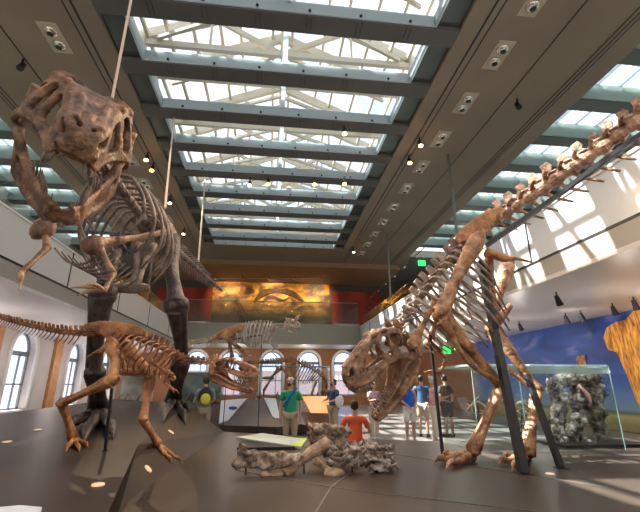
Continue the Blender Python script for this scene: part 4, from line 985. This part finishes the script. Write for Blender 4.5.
    for h, kn, an in LG:
        bm = bmesh.new(); tube(bm, [V(an) * k + V((0, .05, -.03)) * k, V(an) * k + V((0, -.05, -.035)) * k, V(an) * k + V((0, -.22, -.05)) * k], [.042 * k, .052 * k, .032 * k], 10, 10); link('shoe', bm, sm, root, True)
    return root, k, AR, hc
def strap(root, name, pts, r, m):
    bm = bmesh.new(); tube(bm, [V(p) for p in pts], [r] * len(pts), 6, 12, .5, V((0, 1, 0))); link(name, bm, m, root, True)
def build_people():
    def fl(px, Y, z=0): p = P(px, 385, Y); return V((p.x, Y, z))
    down = (((-.25, .02, 1.12), (-.25, -.06, .88)), ((.25, .02, 1.12), (.25, -.06, .88)))
    khaki = cloth('khaki', (.48, .38, .27)); navy = cloth('navy', (.04, .07, .16)); white = cloth('white', (.75, .72, .68)); cream = cloth('cream', (.66, .58, .47))
    green = cloth('green', (.02, .36, .17)); blue = cloth('blue', (.01, .12, .62)); pink = cloth('pink', (.62, .36, .40), var=.25, scale=30); grey = cloth('grey_blue', (.22, .27, .32)); black = cloth('black', (.03, .03, .035)); orange = cloth('orange', (.80, .13, .04)); mauve = cloth('mauve', (.52, .36, .40))
    r, k, A, h = person(fl(291, 10.0), -.15, 1.66, 'standing person in a green t-shirt, khaki trousers, pale cap and dark face mask', down, green, khaki, (.05, .03, .02), False, mask=(.05, .04, .05), hat=(.62, .55, .48), headturn=-.5)
    strap(r, 'shoulder_strap', [(.14, -.08, 1.44), (.02, -.155, 1.28), (-.15, -.14, 1.02)], .028, blue)
    r, k, A, h = person(fl(206, 11.9), PI + .2, 1.70, 'person seen from behind in grey shirt and khaki shorts with black and yellow backpack', (((-.27, -.02, 1.14), (-.2, -.2, 1.05)), ((.27, -.02, 1.14), (.2, -.2, 1.05))), grey, khaki, (.05, .035, .02), True)
    bm = bmesh.new(); blob(bm, (0, .21, 1.22), (.17, .11, .24), sub=3); bp = link('backpack', bm, black, r, True); bm = bmesh.new(); blob(bm, (0, .30, 1.14), (.13, .06, .15), sub=3); link('pocket', bm, cloth('yellow', (.75, .68, .05)), bp, True)
    r, k, A, h = person(fl(408, 11.6), .1, 1.68, 'person in a bright blue tank top and white shorts with hands clasped in front', (((-.24, .0, 1.12), (-.04, -.20, .92)), ((.24, .0, 1.12), (.04, -.20, .92))), blue, white, (.05, .025, .02), True, sleeve=False, fem=True, long_hair=True, shoes=(.45, .38, .4))
    r, k, A, h = person(fl(421, 12.8), PI - .5, 1.78, 'person in a navy shirt and khaki shorts standing behind the blue tank top', (((-.27, .02, 1.12), (-.16, -.22, 1.12)), ((.27, .02, 1.12), (.16, -.2, 1.0))), cloth('slate_blue', (.05, .12, .25)), khaki, (.03, .02, .02), True)
    r, k, A, h = person(fl(432, 11.5), PI / 2 - .2, 1.72, 'grey-haired person in a pink checked shirt and pale trousers reaching toward the glass case', (((-.22, -.16, 1.16), (-.10, -.40, 1.22)), ((.23, -.10, 1.14), (.12, -.36, 1.10))), pink, cream, (.62, .60, .58), False, shoes=(.5, .42, .4))
    r, k, A, h = person(fl(445, 12.7), PI + .3, 1.80, 'person in a black shirt and dark shorts standing beside the glass case', down, black, black, (.02, .015, .015), True)
    r, k, A, h = person(fl(373, 12.3), .4, 1.60, 'person in a mauve top and cream trousers partly behind the lowered jaw', (((-.23, -.05, 1.14), (-.10, -.24, 1.2)), ((.23, .0, 1.12), (.22, -.08, .9))), mauve, cream, (.04, .025, .02), False, fem=True, long_hair=True, shoes=(.6, .58, .55))
    r, k, A, h = person(fl(333, 12.8), -PI / 2 + .5, 1.66, 'person in a dark navy t-shirt looking down with a white bag at the hip', (((-.23, -.08, 1.14), (-.1, -.3, 1.1)), ((.23, -.05, 1.14), (.12, -.28, 1.05))), navy, khaki, (.03, .02, .015), False, mask=(.6, .6, .62), lean=-.06)
    bm = bmesh.new(); blob(bm, (.24, .05, 1.02), (.07, .16, .18), sub=3, jit=.2); link('shoulder_bag', bm, white, r, True)
    r, k, A, h = person(fl(354, 7.7, -.28), PI - .2, 1.50, 'black-haired person in an orange-red t-shirt sitting behind the fossil block facing the hall', (((-.32, -.06, 1.14), (-.20, -.26, 1.1)), ((.32, -.06, 1.14), (.2, -.26, 1.1))), orange, cloth('denim', (.10, .12, .2)), (.015, .012, .012), True, legs=(((-.11, -.42, .93), (-.11, -.46, .50)), ((.11, -.42, .93), (.11, -.46, .50))))

# ------------------------------------------------------------------ exhibits on and behind the platform
def build_exhibits():
    # fossil block of fused bones on short rods
    ROCK = bonemat('fossil_rock', (.12, .08, .06), (.42, .32, .25), 7, .75, (.68, .56, .47)); ROCKB = bonemat('fossil_tan', (.20, .12, .07), (.52, .36, .24), 5, .6, (.62, .50, .40))
    D = 5.5
    t = thing('fossil_bone_block', 'low mass of fossil bones and spiny rock on short black rods in centre foreground', 'fossil', (.5, D, .45))
    def Q(px, py, d=0): return P(px, py, D + d)
    bm = bmesh.new()
    tube(bm, [Q(240, 466), Q(241, 455), Q(244, 444)], [.06, .045, .055], 10, 8); blob(bm, Q(238, 463), (.06, .06, .07), jit=.6); tube(bm, [Q(240, 452), Q(262, 456), Q(285, 460), Q(300, 458)], [.045, .055, .07, .06], 10, 12); tube(bm, [Q(243, 464), Q(266, 466), Q(285, 463)], [.035, .05, .06], 8, 8)
    for i in range(9): blob(bm, Q(252 + i * 6, 459 + 4 * math.sin(i * 2.1)), (.055, .05, .04), jit=1.1, seed=i, sub=3)
    remesh(link('fused_bones', bm, ROCK, t, True), .010, -.04, .07, tex='VORONOI')
    bm = bmesh.new(); tube(bm, [Q(284, 474), Q(297, 465, .05), Q(312, 452, .1), Q(328, 444, .15)], [.075, .05, .075, .095], 10, 14); tube(bm, [Q(262, 475), Q(272, 477), Q(283, 475)], [.035, .055, .045], 10, 8); blob(bm, Q(264, 474, -.02), (.05, .045, .04), jit=.5); blob(bm, Q(276, 477), (.075, .06, .045), jit=.5)
    remesh(link('limb_bone', bm, ROCKB, t, True), .012, .035, .12)
    bm = bmesh.new(); tube(bm, [Q(314, 460), Q(324, 467), Q(333, 473)], [.055, .035, .05], 10, 8); blob(bm, Q(334, 474, -.05), (.125, .09, .07), Matrix.Rotation(-.25, 3, 'Y') if False else None, jit=.4, sub=3)
    remesh(link('limb_bone', bm, ROCKB, t, True), .012, .02, .12)
    bm = bmesh.new()
    hexa(bm, [Q(307, 424, .3), Q(322, 423, .45), Q(346, 431, .5), Q(345, 441, .4), Q(332, 447, .2), Q(316, 440, .15)], (0, .25, -.16))
    for i in range(16): blob(bm, Q(312 + random.random() * 34, 428 + random.random() * 26, .1 + random.random() * .4), (.06, .055, .045), jit=1.0, seed=i * 3, sub=3)
    for a, b in (((307, 422), (318, 432)), ((322, 424), (345, 432)), ((345, 432), (340, 448)), ((318, 432), (322, 452)), ((340, 448), (324, 454))): tube(bm, [Q(*a, .25), Q(*b, .2)], [.03, .05], 8, 5)
    remesh(link('skull_block', bm, ROCK, t, True), .010, -.06, .08, tex='VORONOI')
    bm = bmesh.new()
    for i in range(44):
        u = random.random(); px = 330 + 58 * u; py = 456 + random.uniform(-9, 9) - 3 * u; a = Q(px, py, random.uniform(-.1, .25)); d = V((random.uniform(.5, 1), random.uniform(-.5, .5), random.uniform(-.5, .5))); tube(bm, [a - d * .07, a, a + d * .07], [.02, .05, .015], 6, 5, .6)
    for i in range(110):
        px = random.uniform(345, 394); py = random.uniform(446, 474) if px > 372 else random.uniform(444, 464); a = Q(px, py, random.uniform(-.05, .2)); an = random.uniform(-.5, 1.0) if px > 366 else random.uniform(.6, 2.2)
        d = V((math.cos(an), random.uniform(-.5, .2), math.sin(an) * (1 if random.random() < .6 or px < 370 else -1))); tube(bm, [a - d * .05, a + d * random.uniform(.03, .10)], [.026, .012], 5, 3)
    remesh(link('spiny_block', bm, bonemat('fossil_grey', (.16, .125, .10), (.48, .40, .34), 9, .75, (.72, .64, .57)), t, True), .009, -.03, .05, tex='VORONOI')
    bm = bmesh.new()
    bm.free()
    for px, py in ((246, 468), (294, 470), (304, 462), (331, 462), (352, 466), (377, 468)):
        bm = bmesh.new(); a = Q(px, py, .05); tube(bm, [a, V((a.x, a.y, .45))], [.012, .012], 6); link('mount_rod', bm, M_DARK, t)
    # display case with skull
    Y0 = 6.75; x0 = P(446, 455, 8.15).x; x1 = P(627, 455, Y0).x; zt = P(540, 366, Y0).z; Y1 = 8.15
    t = thing('glass_display_case', 'large clear glass display case on the platform behind the stooping skeleton', 'display case', ((x0 + x1) / 2, (Y0 + Y1) / 2, .45))
    for a, b in (((x0, Y0, .45), (x1, Y0 + .02, zt)), ((x0, Y1, .45), (x1, Y1 + .02, zt)), ((x0, Y0, .45), (x0 + .02, Y1, zt)), ((x1, Y0, .45), (x1 + .02, Y1, zt))): link('glass_pane', bx(a, b), M_CASEGL, t)
    link('glass_lid', bx((x0, Y0, zt), (x1, Y1, zt + .03)), glass('lid_glass', (.93, .97, .96), .1, .02, diffuse=.12, dcol=(.6, .72, .70)), t)
    bm = bmesh.new(); e = .012
    for a, b in (((x0, Y0, zt), (x1, Y0, zt)), ((x0, Y1, zt), (x1, Y1, zt)), ((x0, Y0, zt), (x0, Y1, zt)), ((x1, Y0, zt), (x1, Y1, zt)), ((x1, Y0, .45), (x1, Y0, zt)), ((x0, Y0, .45), (x0, Y0, zt)), ((x1, Y1, .45), (x1, Y1, zt)), ((x0 + .85, Y0, .45), (x0 + .85, Y0, zt))): beam(bm, a, b, e, e)
    link('glass_edge_strip', bm, M_CASEEDGE, t)
    link('frosted_top_band', bx((x0 + .02, Y0 - .012, zt - .13), (x1 - .02, Y0 - .002, zt - .02)), glass('band_glass', (.9, .96, .95), .2, .05, diffuse=.35, dcol=(.62, .78, .78)), t)
    c = P(580, 408, 7.5); c.z = 1.0
    t = thing('fossil_skull', 'big rough grey and white fossil skull inside the glass case', 'fossil', (c.x, c.y, .45)); rnd = random.Random(3)
    SKR = bonemat('fossil_mottled', (.03, .027, .024), (.32, .29, .26), 6, .6, (.92, .90, .86), .40, .52)
    def C(px, py, d=0): return P(px, py, 7.5 + d)
    bm = bmesh.new()
    tube(bm, [C(552, 390), C(562, 380), C(578, 378), C(592, 384), C(598, 398)], [.10, .14, .16, .16, .13], 12, 14)
    tube(bm, [C(560, 392), C(558, 420), C(557, 446)], [.15, .12, .10], 10, 10); tube(bm, [C(594, 395), C(598, 420), C(602, 446)], [.15, .12, .10], 10, 10); tube(bm, [C(577, 390, .1), C(577, 420, .15), C(577, 440, .1)], [.13, .08, .07], 8, 8)
    for i in range(46):
        blob(bm, C(rnd.uniform(550, 604), rnd.uniform(378, 448), rnd.uniform(-.2, .3)), (.08, .08, .06), jit=1.2, seed=i, sub=2)
    blob(bm, C(580, 392, .1), (.26, .14, .17), jit=.8, sub=3); blob(bm, C(588, 410, .1), (.17, .12, .16), jit=.8, sub=3); blob(bm, C(572, 432, .1), (.14, .12, .16), jit=.9, sub=3)
    tube(bm, [C(555, 388, -.1), C(549, 380, -.3), C(546, 368, -.5)], [.06, .05, .02], 8, 8); tube(bm, [C(590, 384, -.1), C(598, 378, -.3), C(600, 366, -.5)], [.06, .05, .02], 8, 8)
    remesh(link('skull_mass', bm, SKR, t, True), .014, -.09, .12, tex='VORONOI')
    bm = bmesh.new(); tube(bm, [C(578, 385, -.2), C(588, 395, -.25), C(591, 404, -.25)], [.03, .035, .02], 6, 6); link('pink_fragment', bm, mat('pink_plaster', (.75, .42, .38), .6), t, True)
    bm = bmesh.new(); box(bm, (c.x - .75, c.y - .45, .45), (c.x + .75, c.y + .5, .50)); link('plinth', bm, M_DARK, t)
    for j, (px, lb) in enumerate(((478, 'leftmost small pale skeleton inside the glass case'), (522, 'second small pale skeleton inside the glass case, next to the big fossil skull'))):
        b = P(px, 450, 7.6); b.z = .45; q = thing('small_fossil', lb, 'fossil', b); bm = bmesh.new(); rnd = random.Random(j)
        top = P(px, 405, 7.6); tube(bm, [b + V((0, 0, 0)), V((top.x, 7.6, top.z))], [.01, .01], 5); link('stand', bm, M_DARK, q)
        bm = bmesh.new()
        for i in range(14): a = V((top.x + rnd.uniform(-.15, .15), 7.6, top.z + rnd.uniform(-.35, .1))); tube(bm, [a, a + V((rnd.uniform(-.15, .15), rnd.uniform(-.1, .1), rnd.uniform(-.12, .12)))], [.016, .01], 5, 4)
        tube(bm, [V((top.x - .25, 7.6, top.z - .1)), V((top.x, 7.6, top.z + .05)), V((top.x + .25, 7.6, top.z - .15))], [.02, .03, .015], 6, 10); link('bones', bm, B_PALE, q, True)
    # steel supports of the right skeleton
    for a, b, w, lb in ((P(480, 262, 6.5), G(524, 474), .10, 'thick leaning black steel support under the hips of the right skeleton'), (P(527, 375, 6.2), G(561, 468), .075, 'second leaning black steel support beside the far leg of the right skeleton'), (P(430, 335, 6.4), G(443, 457), .04, 'thin upright black rod under the chest of the right skeleton'), (P(112, 388, 5.2), G(105, 451), .028, 'thin black rod beside the near leg of the small orange skeleton')):
        bm = bmesh.new(); beam(bm, a, b, w, w, V((0, 1, 0))); beam(bm, b + V((0, 0, .01)), b + V((0, 0, -.0)), w * 1.8, w * 1.8, V((0, 1, 0))); tag(link('support_post', bm, M_DARK, origin=b), lb, 'support')
    pts = [P(486, 246, 6.3), P(520, 222, 6.0), P(560, 194, 5.6), P(605, 160, 5.1), P(655, 125, 4.6)]
    bm = bmesh.new()
    for a, b in zip(pts, pts[1:]): beam(bm, a, b, .09, .07)
    r = [o for o in bpy.data.objects if o.name.startswith('tyrannosaur_skeleton') and 'stooping' in o.get('label', '')][0]
    link('tail_support_beam', bm, M_DARK, r)
    # dark faceted pedestal with panels
    Y = 13.6
    def B(px, py, d=0): return P(px, py, Y + d)
    t = thing('faceted_pedestal', 'dark faceted pedestal with sloping graphic panels in the middle of the hall', 'pedestal', (.3, Y, 0))
    pk = B(262, 399, 1.2); a = B(219, 425); b = B(277, 427, -.6); c_ = B(300, 424); l0 = B(221, 402, .9); r0 = B(302, 400, 1.0); b2 = B(337, 430, -.2); r1 = B(337, 404, .8)
    MP = mat('pedestal_brown', (.16, .12, .095), .5); MPl = mat('pedestal_brown_panel', (.12, .095, .08), .45)
    bm = bmesh.new(); A = [bm.verts.new(p) for p in (l0, pk, r0, r1, b2, c_, b, a)]
    bm.faces.new([A[0], A[1], A[7]]); bm.faces.new([A[1], A[6], A[7]]); bm.faces.new([A[1], A[5], A[6]]); bm.faces.new([A[1], A[2], A[5]]); bm.faces.new([A[2], A[3], A[4], A[5]])
    ed = [e for e in bm.edges if len(e.link_faces) == 1]; g = bmesh.ops.extrude_edge_only(bm, edges=ed)
    for v in [x for x in g['geom'] if isinstance(x, bmesh.types.BMVert)]: v.co.z = 0; v.co.y += .3
    link('pedestal_body', bm, MP, t)
    def panel(nm, q, m, par, lift=.03): bm = bmesh.new(); n = (q[1] - q[0]).cross(q[2] - q[0]).normalized(); n = n if n.y < 0 else -n; hexa(bm, [p + n * lift for p in q], n * .02); return link(nm, bm, m, par)
    WP = mat('sign_white', (.72, .72, .74), .4); OP = mat('sign_orange', (.95, .36, .04), .4, emit=(.9, .3, .03), estr=.15)
    s1 = panel('white_graphic_panel', [l0 + V((0, -.05, 0)), B(247, 400, 1.0), B(228, 422, .2), a + V((0, -.05, 0))], WP, t, .05)
    e = B(233, 408, .45); bm = bmesh.new(); blob(bm, e, (.14, .01, .055), sub=3); link('blue_oval', bm, mat('logo_blue', (.03, .12, .45), .4), s1, True)
    s2 = panel('orange_graphic_panel', [B(302, 403, .8), B(328, 403, .7), B(333, 420, .0), B(311, 420, .0)], OP, t, .25)
    bm = bmesh.new()
    for i in range(5):
        u = .25 + .13 * i; p = B(302, 403, .8).lerp(B(311, 420, 0), u); q = B(328, 403, .7).lerp(B(333, 420, 0), u); n = V((0, -.75, .6)); beam(bm, p.lerp(q, .12) + n * .29, p.lerp(q, .7 - .1 * (i % 2)) + n * .29, .008, .008)
    link('text_lines', bm, mat('sign_text', (.35, .12, .03), .5), s2)
    panel('pale_graphic_panel', [B(264, 400, 1.0), B(276, 401, .9), B(281, 424, .0), B(275, 424, -.1)], WP, t, .08)
    # low sloping label rail on the platform edge
    t = thing('reading_rail', 'low white sloping reading rail at the far platform edge in front of the green shirt', 'sign', PZ(272, 442, .45))
    q = [PZ(236, 437, .56), PZ(262, 433, .60), PZ(307, 439, .60), PZ(301, 447, .5)]; bm = bmesh.new(); hexa(bm, q, (0, 0, -.03)); o = link('panel', bm, mat('sign_pale', (.50, .55, .52), .35), t)
    bm = bmesh.new(); hexa(bm, [p + V((0, 0, .004)) for p in (q[2].lerp(q[1], .13), q[2], q[3], q[3].lerp(q[0], .13))], (0, 0, .004)); link('yellow_green_end', bm, mat('sign_lime', (.55, .68, .12), .4), o)
    bm = bmesh.new(); box(bm, (q[0].x + .1, q[0].y - .1, .45), (q[3].x - .1, q[3].y + .05, .50)); link('foot', bm, M_DARK, t)
    q = [PZ(-12, 508, .98), PZ(20, 505, .98), PZ(42, 507, .97), PZ(36, 530, .92), PZ(-12, 530, .92)]
    t = thing('label_plate', 'corner of a white label plate at the lower left edge of the photo', 'sign', (q[0].x, q[0].y, .6)); bm = bmesh.new(); hexa(bm, q, (0, 0, -.02)); link('plate', bm, WP, t)
    bm = bmesh.new(); c = sum(q, V()) / 5; tube(bm, [V((c.x, c.y, .55)), c], [.03, .03], 8); link('post', bm, M_DARK, t)
    # pale glowing discs stand in for patches of light on the platform
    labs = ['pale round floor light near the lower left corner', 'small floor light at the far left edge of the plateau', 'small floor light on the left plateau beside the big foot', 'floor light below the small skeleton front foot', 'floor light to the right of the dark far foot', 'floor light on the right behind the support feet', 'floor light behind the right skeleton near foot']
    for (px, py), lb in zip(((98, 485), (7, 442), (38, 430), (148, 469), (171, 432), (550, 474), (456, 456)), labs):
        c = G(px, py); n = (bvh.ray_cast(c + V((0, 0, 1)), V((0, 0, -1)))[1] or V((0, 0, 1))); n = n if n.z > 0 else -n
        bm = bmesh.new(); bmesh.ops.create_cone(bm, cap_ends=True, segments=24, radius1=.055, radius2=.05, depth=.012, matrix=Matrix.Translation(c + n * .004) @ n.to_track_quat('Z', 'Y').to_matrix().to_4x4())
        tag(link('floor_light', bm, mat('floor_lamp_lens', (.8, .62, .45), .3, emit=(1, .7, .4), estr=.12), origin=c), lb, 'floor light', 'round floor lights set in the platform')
    # back-left display cases
    for j, (px0, px1, Y, H, lb) in enumerate(((114, 148, 15, 1.85, 'white lit display case with small fossils behind the dark leg'), (176, 222, 16.5, 1.95, 'glass display case with green and brown specimens behind the backpack'), (244, 330, 19, 2.3, 'long glass display case behind the pedestal in front of the windows'))):
        x0 = P(px0, 385, Y).x; x1 = P(px1, 385, Y).x
        t = thing('display_cabinet', lb, 'display case', ((x0 + x1) / 2, Y, 0)); link('base', bx((x0, Y, 0), (x1, Y + .8, .8)), mat('cabinet_white', (.5, .48, .45), .5) if j == 0 else MP, t)
        link('glass_hood', bx((x0, Y, .8), (x1, Y + .8, H)), M_CASEGL, t)
        link('top_strip', bx((x0 - .02, Y - .02, H), (x1 + .02, Y + .82, H + .04)), M_CASEEDGE, t)
        if j < 2: link('back_board', bx((x0, Y + .74, .8), (x1, Y + .78, H)), mat('backing_%d' % j, ((.55, .50, .44), (.10, .20, .17))[j], .6, var=.3, scale=3), t)
        rnd = random.Random(j + 7)
        for i in range((5, 6, 4)[j]):
            cx = x0 + (x1 - x0) * (i + .6) / ((5, 6, 4)[j] + .2); m = (B_TAN, B_ORG, B_SK, B_PALE)[rnd.randrange(4)]
            bm = bmesh.new(); cz = .80; blob(bm, (cx, Y + .35, cz + .09), (.075, .07, .08), jit=.8, seed=i); tube(bm, [V((cx - .07, Y + .35, cz + .05)), V((cx, Y + .3, cz + .28)), V((cx + .06, Y + .35, cz + .4))], [.04, .035, .02], 6, 6)
            k_ = 'specimen %s' % ['far left', 'left of centre', 'centre', 'right of centre', 'far right', 'outermost right'][i]
            tag(link('fossil_specimen', bm, m, origin=V((cx, Y + .35, .8)), smooth=True), 'small fossil %s inside the %s' % (k_.replace('specimen ', ''), ('white lit cabinet behind the dark leg', 'cabinet behind the backpack', 'long case behind the pedestal')[j]), 'fossil', 'small fossils in the back cabinets')

main()
